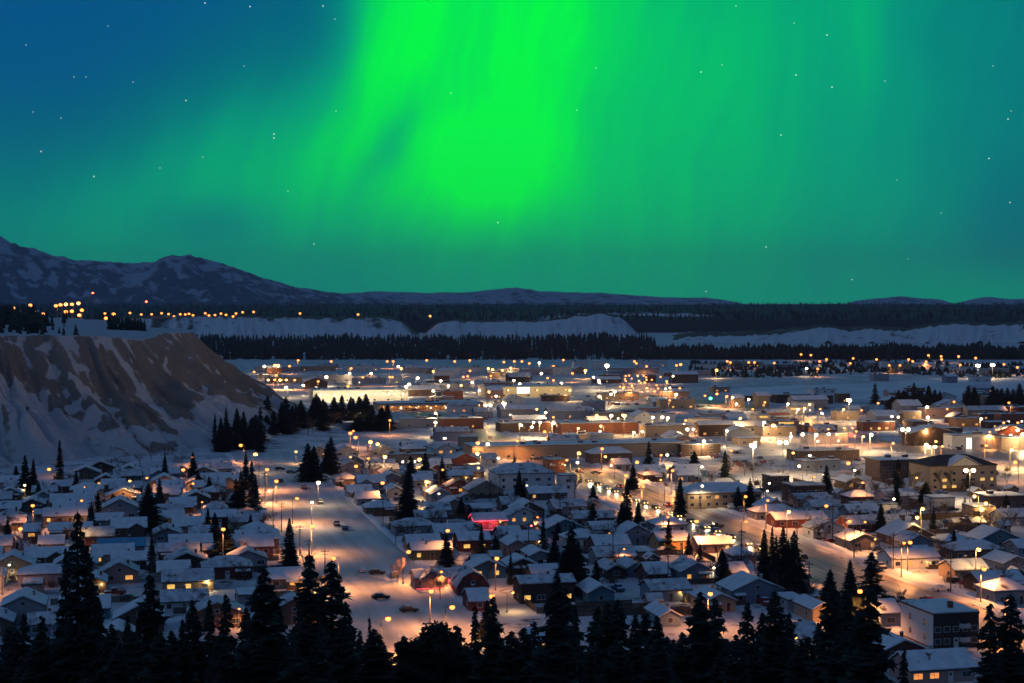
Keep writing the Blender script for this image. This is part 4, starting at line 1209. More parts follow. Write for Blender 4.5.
# residential lamps (seen globe position, colour, power, height)
for a in [(15, 529), (2, 561), (53, 469), (63, 456, 'o', .5), (33, 505), (77, 501, 'o', .6), (73, 520, 'y', .5), (134, 481, 'y', .7), (151, 478, 'o', .4), (25, 485, 'w', .25, 5), (86, 484, 'o', .3, 5),
          (189, 457, 'o', .6), (187, 469.5), (197, 483.6, 'o', .4, 6), (202, 502, 'o', .3, 5), (244, 445, 'o', 1.3), (252, 454, 'y', 1), (266.7, 469, 'o', 3), (276, 480.6, 'o', 3), (292.5, 498.5, 'o', 3), (381, 619, 'o', 3.2), (403, 552, 'o', 2.4), (430, 590, 'o', 2.0),  # last three lamps added to brighten the wide street
          (311.5, 502, 'w', .8), (318, 482, 'w', .9), (311.5, 525.6, 'o', 3.2), (339, 558, 'o', 3.2), (295.7, 451.4, 'y', .5, 6), (265, 491.5, 'w', .25, 5), (223, 528.5, 'o', 1.2, 10), (237.7, 605, 'o', .3, 5), (317, 605, 'o', .3, 5), (10, 564, 'w', .15, 4),
          (445.5, 607.5, 'o', 2.4), (490.6, 595, 'o', 1.0), (507, 593.5, 'y', .3, 5), (708, 592.6, 'o', 2.0), (447.6, 526.7, 'o', .9), (495.6, 557.5, 'o', .9), (447, 572, 'o', .4, 5),
          (386.6, 482.7), (425.8, 481, 'y', 1.3, 7), (416, 498.6, 'y', .6, 7), (359.7, 466), (439, 470, 'o', .6), (412, 457, 'y', .9), (443, 494, 'w', .3, 5), (475, 468, 'y', .5, 5), (497.7, 457.8, 'w', .4, 6),
          (350, 432.6), (358.5, 437), (370, 441.4, 'y'), (380.8, 443.7, 'y'), (382, 454.6, 'y'), (347, 457, 'o', .7), (368, 458, 'o', .7), (473.6, 441), (484.7, 444, 'w', 1.0), (480.6, 453, 'y', 1.2),
          (578, 452.5, 'y', 1.0), (583, 453.7, 'y', .6), (602, 456.7, 'y', .8), (633.6, 462, 'o', 3), (624.8, 475, 'o', 3.5), (614.6, 465.7, 'w', .3, 6), (656.4, 453.7, 'o', .8), (664, 455, 'w', .6), (666, 467.8, 'y', .7), (664.7, 480, 'o', .6), (659.4, 515.8, 'o', .5, 6),
          (526.7, 470.4, 'w', .4, 6), (542, 517.5, 'o', .3, 5), (581, 462.5, 'w', .4), (610, 545, 'o', .3, 5), (536, 526, 'r', .12, 5),
          (692, 521.5, 'o', 4, 10), (698.5, 467, 'w', .8), (699, 485, 'w', .8), (744, 496, 'o', .9), (787, 511, 'y', 1.0), (822, 506, 'o', 2.4), (845, 521.5, 'o', 2.2), (849, 519, 'o', .6), (771, 553, 'o', 4), (845, 463, 'o', .9), (853, 470, 'w', .5), (827, 475, 'w', .3, 6), (856, 480, 'o', .6), (765.6, 483.6, 'w', .3, 6), (763.5, 491.5, 'w', .2, 6),
          (907.6, 541.6, 'o', 2.4), (974, 548, 'y', .9), (981, 568, 'o', 2.4), (1005, 599.6, 'o', 3.5), (866, 591, 'o', 4.5), (908, 513.5, 'y', 1.0), (920.5, 508, 'y', 1.0), (913, 478, 'o', .6), (892, 498.6, 'w', .4, 6),
          (978.5, 496, 'y', 1.5), (990, 503, 'y', 1.2), (1018.5, 462, 'o', 1.0), (727.5, 446.7, 'y', .8), (730, 450, 'o', .7), (812.7, 476.6, 'o', .5, 6), (806.6, 455.5, 'w', .4), (790, 453, 'y', .4), (802.5, 466, 'w', .5, 7),
          (701, 565, 'w', .15, 4), (686, 592.6, 'o', .4, 5), (873, 539, 'y', .25, 5), (793, 637, 'y', .2, 5), (722, 667, 'o', .5, 5), (725, 669, 'o', .3, 5)]:  # orange pair at the end stands for lights on a Christmas tree
    px, py = a[:2]; k = a[2] if len(a) > 2 else 'o'; pw = a[3] if len(a) > 3 else 1.0; hh = a[4] if len(a) > 4 else 9.0
    lamp(px, py, k, pw, hh, 1.6 if pw >= .9 else 1.1 if pw >= .4 else .8)
for i in range(9):  # extra lamps added beside the main road to light it orange
    x, y = xy_of(S_MAIN + (-11.5 if i % 2 else 16.0), T(845, 580) + i * 48.0)
    px, py = proj(x, y, 9.6)
    lamp(px, py, 'o', 2.6, 10, 1.3)
# strong floodlights
lamp(753, 445, 'w', 9, 16, 1.9, double=True, name='floodlight_mast', fixed='left one of the twin white floodlight masts over the mid-town yard')
lamp(783, 442, 'w', 9, 16, 1.9, double=True, name='floodlight_mast', fixed='right one of the twin white floodlight masts over the mid-town yard')
lamp(969.7, 470, 'w', 9, 13, 1.9, double=True, name='floodlight_mast', fixed='big white floodlight mast in front of the tan hotel')
lamp(905.5, 429, 'w', 10, 16, 1.8, double=True, name='floodlight_mast', fixed='lone white floodlight mast above the orange shops right of centre')
lamp(607, 365, 'w', 14, 22, 1.5, double=True, name='floodlight_mast', fixed='brightest far floodlight at the forest edge beside square white blocks')
lamp(624, 415, 'y', 6, 12, 1.5, double=True, name='floodlight_mast', fixed='bright yellow floodlight over the shops in mid town')
lamp(488, 405, 'w', 5, 14, 1.4, double=True, name='floodlight_mast', fixed='white floodlight at the right end of the lamp-lit arcade')
lamp(504, 403, 'w', 5, 14, 1.4, double=True, name='floodlight_mast', fixed='white floodlight second right of the lamp-lit arcade')
lamp(932, 446.7, 'w', 5, 12, 1.4, double=True, name='floodlight_mast', fixed='white floodlight above the orange-lit road behind the tan hotel')
lamp(849, 399.7, 'w', 5, 14, 1.4, double=True, name='floodlight_mast', fixed='white floodlight beside the river left of the riverside spruces')
lamp(978, 365, 'w', 6, 14, 1.3, double=True, name='floodlight_mast', fixed='left white floodlight of a pair beyond the river')
lamp(992.6, 364.5, 'w', 6, 14, 1.3, double=True, name='floodlight_mast', fixed='right white floodlight of a pair beyond the river')
lamp(700, 440, 'w', 2.5, 8, 1.5, name='floodlight_mast', fixed='white wall-height floodlight on the windowless brown store')
lamp(276.5, 365, 'y', 7, 14, 1.4, double=True, name='floodlight_mast', fixed='bright yellow floodlight just right of the bluff end')
lamp(776, 424.7, 'y', 4, 9, 1.4, name='floodlight_mast', fixed='yellow floodlight beside the bright cream corner shop')
lamp(708.6, 398, 'g', .6, 7, 1.2, name='traffic_light', fixed='green traffic light beside the far stretch of main road')
lamp(848, 424, 'r', .6, 6, 1.0, name='traffic_light', fixed='red traffic light among the shops right of the main road')
lamp(855, 428, 'r', .5, 5, .9, name='traffic_light', fixed='lower red traffic light right of the other red one')
# business district
for a in [(252.5, 371.6), (263, 366, 'w', 2), (291, 365.8), (298, 360), (331, 361), (349.6, 368), (348, 373, 'w'), (387, 361), (393, 361), (398, 366, 'w'), (401, 368, 'y'), (371, 373, 'w'), (361, 377), (318, 381), (305, 385, 'w'), (288, 387, 'w', 2),
          (276, 375), (389.5, 376.6), (394, 376.8), (328, 376.6, 'w', 3), (268, 379.5, 'y'), (273, 379.6), (278, 379.5, 'y'), (283, 379.7), (288, 379.6, 'y'), (293, 379.8), (346, 386, 'o', 4), (346, 413, 'w', 1.5), (357, 413.5, 'w', 1.5), (389.5, 420), (350.5, 431), (406, 386, 'w', 2),
          (435, 422, 'w', 2.5), (438, 413, 'w'), (487, 426, 'o', 2), (534.5, 409, 'y'), (541, 411, 'w'), (548, 415.6), (519.5, 424, 'y'), (524, 425, 'w'), (529, 427, 'w'), (533, 422, 'w'), (539.5, 422, 'w'), (552, 423, 'w'), (557, 423, 'w'), (479, 390, 'w'), (487, 391.5, 'y'), (494, 396, 'w'), (433, 390, 'w'), (568, 390, 'y', 1.5),
          (428, 360), (456, 361), (469.5, 360), (503.6, 361.6), (514, 361), (521.6, 361), (529, 363), (539, 362.5, 'w'), (552, 366, 'o', 2), (562, 359.6), (488, 368, 'y'), (494, 369, 'y'), (501, 370, 'y'), (510.5, 367.5, 'y'), (471.5, 370.5), (490.5, 375.5), (466, 376), (463, 376.5), (416, 377.7, 'w', 2), (411, 384, 'w', 2), (439, 380.5, 'w'), (448, 385.5, 'w'), (463, 385, 'y'), (474, 382, 'w'), (513.5, 380, 'w'), (521.6, 383.6, 'w'), (541, 373, 'w'), (546, 377.8), (553, 380), (561, 382.5, 'w'), (433, 371, 'y'),
          (634, 361), (635, 363), (648, 366), (682, 364, 'o', 2), (676, 365), (716, 369.6, 'y', 2), (726, 361), (675.5, 394, 'w', 3), (678, 388), (614, 391, 'w', 3), (609, 394, 'w'), (601, 382, 'w'), (592, 377, 'w'), (597, 380, 'w'), (654, 391), (669, 400), (574, 373), (585, 370, 'y', 2), (703, 395.6), (715, 393.6, 'o', 2), (726, 396, 'o', 2), (732, 397, 'w'), (596, 415, 'y', 3), (610.6, 415, 'w', 2), (660, 417, 'w', 4), (652, 417, 'w', 2), (667, 417.4, 'w', 2), (685, 420, 'o', 2), (684.6, 429, 'w', 2), (696, 429, 'w'), (726, 430.5, 'w'), (633, 432, 'w'), (645, 431.5, 'w'), (603, 425.6, 'y'), (577.5, 428, 'y'), (601.5, 396, 'w', 3),
          (800, 354), (812, 354.7), (826, 359), (819, 361), (852, 358), (849, 363), (876, 359), (773, 362.7), (730, 362), (750, 362), (754, 362), (817, 368.4), (806, 368, 'w'), (748, 399, 'w'), (842.6, 409, 'y'), (860.6, 410), (876, 403), (807.5, 404, 'y', 2), (803.6, 408, 'y', 2), (818, 409), (787, 403.6, 'w'), (755, 409), (764, 402), (735.6, 403.6, 'w'), (840, 427), (738, 418, 'y', 2), (763, 422, 'w', 3), (770, 425, 'y', 2), (797, 409, 'w'), (824, 413, 'w'),
          (890.6, 365), (898.7, 365), (908, 359), (914, 361), (922.6, 361), (929.6, 355), (940, 356), (941, 359), (958, 356), (959.6, 364.5), (975, 357.5), (1002.7, 364), (1018.7, 367), (925, 406.7, 'w', 2), (945, 409), (952, 401.6), (1011, 402.5), (925.5, 417, 'w', 2), (921, 429, 'y', 1.5), (993.7, 421.6), (1010.6, 421.6), (985, 431.7), (980, 418.5, 'w'), (1020, 434, 'w', 3), (1015, 430, 'w', 2), (984.6, 445, 'o', 2), (934.5, 441, 'o', 2), (941, 446), (925, 444, 'w', 2), (1010, 449, 'y', 2), (1018, 452, 'y', 2), (891.5, 443, 'o', 1.5), (890, 416, 'w', .5), (896, 417, 'w', .5), (870, 434, 'w', 2), (862, 436, 'y', 1.5), (815, 434, 'w', 2.5), (826, 434, 'w', 2), (800, 434, 'w', 2), (790, 436, 'w', 2), (840, 434, 'o', 2), (855, 431), (810, 424), (831, 429), (878, 428)]:
    px, py = a[:2]; k = a[2] if len(a) > 2 else 'o'; pw = a[3] if len(a) > 3 else 1.0
    lamp(px, py, k, pw * 1.7, 9.0, 1.3 if pw >= 2 else 1.05)
rl = random.Random(8)
for k in range(30):      # the dense cluster of little lamps in the trailer lots
    px = rl.uniform(614, 672); py = rl.uniform(375, 390)
    lamp(px, py, rl.choice('oooyw'), .8, 8.0, .85)

# lamps on the plateau above the bluff and on the far bluff top
def plateau_z(px, d):
    X = np.array([[(px - 512) / F * d]]); Y = np.array([[d]])
    return float(bluff_height(X, Y)[0][0, 0]) - .3
for px, py, k in [(13.5, 308, 'o'), (30.5, 305, 'o'), (57.5, 305.5, 'o'), (62, 304.5, 'o'), (67.5, 304, 'y'), (73.5, 304, 'o'), (80, 303, 'y'), (82, 310, 'o'), (81, 315, 'o'), (72, 311, 'o'), (66, 311.5, 'o'), (37, 313, 'o'), (45, 314, 'o'), (112, 314, 'o'), (106, 318, 'o')]:
    d = 1450.0 if py > 306 else 1700.0
    zb = plateau_z(px, d); hh = max(4.0, ztop(py, d) - zb + .8)
    lamp(px, 0, k, 1.2, hh, 1.5, z0=zb, dist=d, look=f"{CN[k]} lamp on the plateau above the bluff")
for px, py in [(105, 313), (113, 313.4), (130, 312.5), (142, 314), (151, 313.8), (161, 312.8), (168, 313.6), (174, 316), (181, 313.8), (186, 314), (189, 313.4), (193, 314.8), (206, 312.8), (209, 315), (215, 314.6), (221, 313.2), (226, 314.4), (233, 316), (236, 313), (242, 311.8), (253, 311.5), (300, 313), (358, 314), (430, 315.5)]:
    d = 3620.0; zz = ztop(py, d); lamp(px, 0, 'o', 2.0, max(8.0, 12.0), 1.0, z0=zz - 11.5, dist=d, look='tiny orange lamp on the far bluff top')
o = lamp(92.8, 0, 'r', 0, 14, .9, z0=135, dist=12450, name='beacon_mast', fixed='red beacon lamp halfway up the dark mountainside')
o = lamp(146, 0, 'r', .5, 16, .9, z0=62, dist=5200, name='beacon_mast', fixed='red beacon lamp above the tree line right of the plateau')

# ploughed snow banks along the kerbs
def bank(s0, t0, t1, hgt, seed):
    tt_ = np.arange(t0, t1, 1.6); uu = np.linspace(-1, 1, 7)
    U_, T_ = np.meshgrid(uu, tt_)
    amp = hgt * (0.35 + 0.9 * fbm(T_ / 7.0 + seed, U_ * .6, 3)) * np.clip(fbm(T_ / 16.0 + seed * 3, T_ * 0, 2) * 5 - 1.1, 0.05, 1)
    Z_ = np.maximum(0, 1 - U_ ** 2) ** .8 * amp - .02 + .05 * (np.abs(U_) < .9)
    S_ = s0 + U_ * 1.5 + .5 * (fbm(T_ / 5.0, U_ + seed, 2) - .4)
    structure(grid_mesh('snow_bank', S_ * VX + T_ * UX, S_ * VY + T_ * UY, Z_, MAT['roof_snow']))
bank(S_MAIN - 16, 330, 1000, 1.1, 1); bank(S_MAIN + 20.5, 330, 1000, 1.3, 2); bank(S_LEFT - 14.5, 330, 800, 1.0, 3); bank(S_LEFT + 20.5, 330, 800, 1.1, 4)

# ------------------------------------------------------------------ utility poles
b = MB(); b.tube([(0, 0, 0), (0, 0, 10)], [.17, .11], 6); pole_me = b.mesh('pole', ['wood'])
b = MB(); b.box(-1.1, 1.1, -.06, .06, 9.2, 9.35); b.box(-.8, .8, -.06, .06, 8.4, 8.52)
for xx in (-1, -.4, .4, 1): b.tube([(xx, 0, 9.35), (xx, 0, 9.6)], [.05, .04], 5)
arm_me = b.mesh('crossarm', ['wood'])
for px, yb in [(281.6, 532), (300, 556), (309, 575), (325, 585), (273, 515), (265, 500), (259, 488), (383, 530), (950.7, 592), (890, 569), (854, 558), (822, 535), (809, 600), (527, 556), (603, 560), (500, 500), (735, 563), (787, 523), (797, 560), (930, 530), (676, 498), (560, 530), (668, 590), (152, 592), (90, 528)]:
    p = free_spot(ground(px, yb)); o = thing('utility_pole', p, YAW + random.uniform(-.1, .1)); o.scale = (1, 1, random.uniform(.92, 1.1))
    link('pole', pole_me, o); link('crossarm', arm_me, o)
    want_label(o, 'wooden utility pole with crossarms', 'utility pole', 'utility poles along the streets')

# ------------------------------------------------------------------ cars
def car_parts(paint, lights, kind):
    bd = MB(); L, W = (4.5, 1.8) if kind != 'truck' else (5.4, 1.95)
    hl = L / 2; hw = W / 2
    if kind == 'truck':
        prof = [(-hl, .38), (hl, .38), (hl, .78), (hl - .1, 1.02), (.95, 1.08), (.35, 1.78), (-.75, 1.80), (-.85, 1.08), (-.95, 1.0), (-hl, 1.0)]
        win = [(.78, 1.12), (.28, 1.70), (-.62, 1.72), (-.72, 1.12)]
    else:
        prof = [(-hl, .32), (hl, .32), (hl, .68), (hl - .15, .86), (1.05, .95), (.25, 1.46), (-1.15, 1.48), (-1.95, 1.02), (-hl, .92)]
        win = [(.88, .98), (.20, 1.38), (-1.08, 1.40), (-1.72, 1.02)]
    n = len(prof)
    vs = []
    for (y, k) in ((-hw, 0), (hw, 0)):
        vs += [(x, y * (1 if z < 1.05 else .84), z) for x, z in prof]
    bd.add(vs, [tuple(range(n)), tuple(range(2 * n - 1, n - 1, -1))] + [(i, i + n, (i + 1) % n + n, (i + 1) % n) for i in range(n)], 0)
    top = max(z for _, z in prof)
    bd.box(-1.0, .15, -hw * .78, hw * .78, top - .01, top + .10, 1)
    bd.box(1.1, hl - .25, -hw * .8, hw * .8, .93, .985, 1) if kind != 'truck' else bd.box(-hl + .1, -1.0, -hw * .8, hw * .8, .98, 1.12, 1)
    gl = MB()
    for sgn in (-1, 1):
        q_ = [(x, sgn * (hw * (.965 if z < 1.05 else .875)), z) for x, z in win]
        q2 = [(x, sgn * (hw * (.90 if z < 1.05 else .80)), z) for x, z in win]
        gl.add(q_ + q2, [(0, 1, 2, 3), (7, 6, 5, 4)] + [(i, i + 4, (i + 1) % 4 + 4, (i + 1) % 4) for i in range(4)])
    fx, fz = win[0]; gx, gz = win[1]
    gl.add([(fx + .12, -hw * .8, fz), (fx + .12, hw * .8, fz), (gx + .08, hw * .72, gz), (gx + .08, -hw * .72, gz)], [(0, 1, 2, 3)])
    wh = MB(); wh.tube([(0, -.11, 0), (0, .11, 0)], [.34, .34], 10)
    hlm = MB(); hlm.ball((0, 0, 0), .18, .15)
    return dict(body=bd.mesh('body', [paint, 'roof_snow']), windows=gl.mesh('windows', ['glass']), wheel=wh.mesh('wheel', ['rubber']), headlight=hlm.mesh('headlight', ['head' if lights else 'headoff']), taillight=hlm.mesh('taillight', ['tail' if lights else 'car_red'])), hl, hw
_car = {}
def car(p, rz, paint, lights=False, kind='car', look=None, fixed=None, group='parked cars'):
    k = (paint, lights, kind)
    if k not in _car: _car[k] = car_parts(*k)
    me, hl, hw = _car[k]
    o = thing('pickup_truck' if kind == 'truck' else 'car', p, rz)
    link('body', me['body'], o); link('windows', me['windows'], o)
    for x in (-hl * .62, hl * .62):
        for y in (-hw + .08, hw - .08): link('wheel', me['wheel'], o, (x, y, .34))
    for y in (-hw * .7, hw * .7):
        link('headlight', me['headlight'], o, (hl - .03, y, .70)); link('taillight', me['taillight'], o, (-hl + .03, y, .78))
    if lights:
        if 'beam' not in LAMP_LIGHT:
            ld = bpy.data.lights.new('headlight_beam', 'SPOT'); ld.energy = 2600; ld.spot_size = R(70); ld.spot_blend = .8; ld.color = (1, .80, .50); ld.shadow_soft_size = .2
            LAMP_LIGHT['beam'] = ld
        l = link('headlight_beam', LAMP_LIGHT['beam'], o, (hl + .1, 0, .75)); l.rotation_euler = (R(84), 0, R(-90))
    if fixed: want_label(o, fixed, 'car', group, fixed=True)
    else: want_label(o, look or f"parked {paint[4:]} {'pickup truck' if kind == 'truck' else 'car'}", 'car', group)
    return o
A_U = YAW + math.pi / 2     # nose pointing away along the streets
A_V = YAW
CARS = [(409, 612, A_V, 'car_black', 'car'), (377, 574.5, A_V, 'car_black', 'car'), (280, 470, A_V, 'car_black', 'car'), (291, 473.5, A_V, 'car_grey', 'car'), (304, 489, A_U, 'car_black', 'truck'), (320, 504, A_U, 'car_grey', 'truck'),
        (337, 526, A_U, 'car_black', 'truck'), (343, 527, A_U, 'car_white', 'car'), (957, 583, A_V, 'car_black', 'car'), (968, 585, A_V, 'car_red', 'car'), (115, 595, A_V, 'car_red', 'truck'), (968, 521, A_V, 'car_black', 'truck'),
        (945, 509, A_V, 'car_black', 'car'), (937, 509.5, A_V, 'car_grey', 'truck'), (926, 511, A_V, 'car_white', 'car'), (716, 503.5, A_U, 'car_white', 'truck'), (740, 511, A_U, 'car_white', 'car'),
        (596, 474, A_V, 'car_grey', 'car'), (345, 530, A_U, 'car_blue', 'car'), (394, 577, A_U, 'car_grey', 'car'), (860, 545, A_V, 'car_grey', 'car'), (925, 552, A_V, 'car_blue', 'car'), (640, 540, A_V, 'car_white', 'car'), (130, 600, A_V, 'car_grey', 'car'), (770, 596, A_V, 'car_white', 'car'), (430, 512, A_V, 'car_blue', 'car')]
for k in range(9): CARS.append((726 + k * 4.6, 463 + (k % 2) * 3, A_U, ['car_black', 'car_white', 'car_grey', 'car_red', 'car_blue'][k % 5], ['car', 'truck'][k % 2]))
rc = random.Random(3)
for k in range(16): CARS.append((579 + k * 4.4 + rc.uniform(-1, 1), rc.choice((397, 401, 405)), A_U, rc.choice(['car_black', 'car_white', 'car_grey', 'car_red', 'car_blue']), 'car'))
for k in range(60):
    px = rc.uniform(400, 1010); py = rc.uniform(400, 462)
    s, t_ = st_of(ground(px, py))
    for j in range(rc.choice((1, 2, 3, 4))):
        q_ = proj(*xy_of(s + j * 2.9, t_)); CARS.append((q_[0], q_[1], A_U, rc.choice(['car_black', 'car_white', 'car_grey', 'car_red', 'car_blue']), rc.choice(['car', 'car', 'truck'])))
for k in range(70):
    px = rc.uniform(10, 1010); py = rc.uniform(475, 610); s, t_ = st_of(ground(px, py))
    if blocked(s, t_, 2.4): continue
    CARS.append((px, py, rc.choice((A_U, A_V)), rc.choice(['car_black', 'car_white', 'car_grey', 'car_red', 'car_blue']), rc.choice(['car', 'car', 'truck'])))
for px, yb, rz, paint, kind in CARS:
    p = free_spot(ground(px, yb), 1.8); p.z = .07; car(p, rz + random.uniform(-.08, .08), paint, False, kind)
# traffic on the main road, lamps on
names = ['first', 'second', 'third', 'fourth', 'fifth', 'sixth', 'seventh', 'eighth', 'ninth', 'tenth', 'eleventh', 'twelfth', 'thirteenth', 'fourteenth', 'fifteenth', 'sixteenth', 'seventeenth', 'eighteenth']
tt = T(600, 483); k = 0
for i in range(18):
    x, y = xy_of(S_MAIN - 3.2, T(592, 482) - i * 12.5 - (i % 3) * 1.2)
    car(Vector((x, y, .04)), A_U + math.pi, ['car_grey', 'car_black', 'car_white'][i % 3], True, 'car', fixed=f"car driving towards the viewer, {names[i]} from the far end of the queue", group='cars driving along the main road')
for i in range(6):
    x, y = xy_of(S_MAIN + 3.4, T(700, 505) + i * 60.0)
    car(Vector((x, y, .04)), A_U, ['car_red', 'car_black', 'car_grey'][i % 3], True, 'car', fixed=f"car driving away with red tail lamps, {names[i]} from the near end", group='cars driving along the main road')
# yellow loader clearing snow
p = free_spot(ground(960, 517), 2); p.z = .07
o = thing('wheel_loader', p, YAW + .3); want_label(o, 'yellow wheel loader clearing snow in the floodlit yard', 'loader', fixed=True)
b = MB(); b.prism([(-2.6, .8), (1.0, .8), (1.3, 1.3), (.9, 1.9), (-2.6, 2.0)], -1.0, 1.0, 'y'); b.build('body', ['loader_yellow'], o)
b = MB(); b.prism([(-.9, 2.003), (.9, 1.903), (.6, 3.3), (-.8, 3.3)], -.8, .8, 'y'); b.build('cab', ['glass'], o)
b = MB(); b.prism([(1.0, 1.2), (3.2, .5), (3.2, .8), (1.0, 1.6)], -.5, .5, 'y'); b.build('arm', ['loader_yellow'], o)
b = MB(); b.prism([(3.1, .15), (4.3, .1), (4.4, .25), (3.4, .4), (3.4, 1.3), (3.1, 1.3)], -1.4, 1.4, 'y'); b.build('bucket', ['loader_yellow'], o)
for x in (-1.7, 1.3):
    for y in (-1.0, 1.0):
        b = MB(); b.tube([(0, -.3, 0), (0, .3, 0)], [.75, .75], 12); b.build('wheel', ['rubber'], o, (x, y, .75))

# ------------------------------------------------------------------ trees in town
def spruce(px, top, base, hw, var=None, look='dark spruce', group='spruces in the town'):
    p = free_spot(ground(px, base), 1.2); d = p.y
    h = max(5.0, (base - top) * d / F * 1.0)
    vi = random.randrange(5) if var is None else var
    wid = max(.6, hw * d / F / 1.45)
    return tree('spruce_tree', SPRUCE[vi], p, h, 16.0, wid, look, 'tree', group)
for a in [(289.5, 518, 570, 8.5, 1), (27, 452, 492, 6, 0), (35, 456, 492, 5, 1), (60, 439, 487, 6, 3), (77, 467, 491, 4.5), (148.5, 484, 531, 10, 2), (152, 533, 572, 6, 3), (308, 443, 481, 8, 2), (314, 446, 481, 7), (331, 437, 475, 8, 0), (327, 443, 475, 6),
          (409, 465, 523, 7.5, 0), (405, 482, 525, 8, 2), (461, 497, 516, 4.5), (593, 485, 504, 4.5, 0), (592.6, 503, 532, 6.5, 0), (624, 477, 538, 7.5, 1), (633, 464, 490, 5), (638, 500, 532, 5), (619, 500, 538, 6), (680, 477, 517, 6.5, 1),
          (571.5, 526, 592, 12, 2), (578, 540, 594, 9, 0), (563, 550, 594, 8, 1), (764, 529, 590, 9, 1), (772, 526, 591, 7, 3), (783, 527, 592, 10, 0), (794, 531, 592, 10, 2), (776, 536, 594, 8), (788, 540, 594, 8), (724, 552, 584, 7, 0), (830, 569, 612, 9, 2), (871, 552, 616, 13, 4),
          (875, 383, 404, 3.5), (224, 520, 556, 9, 2), (215, 512, 545, 7), (246, 452, 500, 7, 3), (252, 460, 505, 7, 3), (241, 470, 508, 6, 1), (256, 474, 510, 5, 3), (236, 478, 508, 5), (198, 470, 490, 4), (193, 452, 482, 6), (207, 505, 532, 6, 3),
          (543, 530, 560, 6, 2), (536, 512, 545, 5), (558, 522, 540, 4), (524, 477, 497, 4), (487, 600, 640, 7), (850, 560, 605, 7, 2), (855, 585, 625, 8), (655, 512, 545, 6, 3), (700, 545, 560, 3.5), (470, 505, 520, 4), (98, 490, 525, 6, 3), (92, 500, 530, 5, 3), (8, 515, 545, 5), (742, 475, 505, 5), (729, 483, 505, 4), (898, 477, 500, 5), (884, 479, 502, 5), (512, 455, 476, 3.5)]:
    spruce(*a)
# floodlit bare trees and bushes by the hotel, brown bare trees in the gardens
def bare(px, base, h, wid=1.0, look='leafless brown garden tree'):
    p = free_spot(ground(px, base), 1.0)
    tree('bare_tree', random.choice(BARE), p, h, 7.0, wid, look, 'tree', 'leafless trees in the gardens')
for a in [(575, 499, 11, 1.5), (456, 493, 9, 1.4), (490, 503, 9, 1.3), (403, 583, 8, 1.0), (398, 584, 6, 1), (410, 545, 8, 1), (396, 545, 8, 1.1), (545, 560, 7, 1), (600, 547, 8, 1.3), (612, 545, 8, 1.3), (590, 545, 8, 1.2), (305, 590, 12, 1.2), (428, 524, 7, 1), (438, 525, 7, 1), (420, 527, 6, 1),
          (118, 471, 7, 1.6), (108, 471, 6, 1.6), (127, 472, 6, 1.5), (140, 467, 7, 1.5), (151, 461, 8, 1.4), (165, 462, 8, 1.4), (890, 492, 9, 1.4), (902, 490, 10, 1.5), (914, 491, 9, 1.3), (936, 490, 10, 1.4), (944, 489, 10, 1.4), (925, 501, 7, 1.3), (886, 497, 8, 1.3),
          (940, 565, 9, 1.2), (948, 570, 9, 1.2), (1000, 540, 9, 1.4), (990, 535, 9, 1.4), (1010, 538, 10, 1.4), (980, 530, 8, 1.3), (818, 540, 7, 1.1), (825, 543, 6, 1.1), (995, 590, 8, 1.2), (905, 610, 6, 1), (960, 590, 6, 1.2), (565, 607, 6, 1), (430, 598, 8, 1.1), (440, 600, 7, 1.1), (70, 545, 7, 1), (218, 500, 8, 1.2), (226, 505, 8, 1.2), (212, 492, 7, 1.2), (360, 476, 8, 1.3), (372, 480, 8, 1.2), (365, 470, 8, 1.3), (180, 470, 8, 1.5), (172, 455, 8, 1.5)]:
    bare(*a)
rt = random.Random(77)
nb = 0
for k in range(1800):
    if nb >= 330: break
    px = rt.uniform(0, 1020); py = rt.uniform(470, 605); p = ground(px, py); s, t_ = st_of(p)
    if blocked(s, t_, 1.4) or on_road(s - 1, s + 1, t_ - 1, t_ + 1): continue
    if rt.random() < .11: spruce(px, py - rt.uniform(16, 34), py, rt.uniform(3.5, 6.5)); nb += 1
    elif rt.random() < .6: bare(px, py, rt.uniform(4, 8), rt.uniform(.8, 1.3)); nb += 1
    else:
        o = thing('bush', p, rt.random() * 6.28, rt.choice(BUSH)); o.scale = [rt.uniform(.9, 1.6)] * 3; want_label(o, 'brown leafless bush in snow', 'bush', 'leafless bushes in the snow'); nb += 1

# board fences and sheds between the gardens
fb = {}
def fence_mesh(L):
    if L not in fb:
        a = MB(); b = MB()
        for k in range(int(L / 2.4) + 1): a.box(k * 2.4 - .06, k * 2.4 + .06, .03, .15, 0, 1.75)
        for k in range(int(L / .3)): a_ = rt.uniform(-.05, .05); b.box(k * .3 + .01, k * .3 + .28, -.03, 0, .05, 1.6 + a_)
        fb[L] = (a.mesh('post', ['wood']), b.mesh('panel', ['wood']))
    return fb[L]
nf = 0
for k in range(2500):
    if nf >= 95: break
    px = rt.uniform(0, 1020); py = rt.uniform(485, 620); p = ground(px, py); s, t_ = st_of(p); L = rt.choice((9.6, 14.4, 19.2)); along = rt.random() < .6
    q = [(s, t_), (s + L, t_)] if along else [(s, t_), (s, t_ + L)]
    if any(clash(min(a[0], q[0][0]), max(a[0], q[0][0]) + .2, min(a[1], q[0][1]), max(a[1], q[0][1]) + .2, .5) for a in q[1:]) or on_road(q[0][0], q[1][0], q[0][1], q[1][1]): continue
    o = thing('board_fence', p, YAW if along else YAW + math.pi / 2); a, b = fence_mesh(L); link('post', a, o); link('panel', b, o); nf += 1
    want_label(o, 'dark board fence between snowy gardens', 'fence', 'board fences between the gardens')
nsd = 0
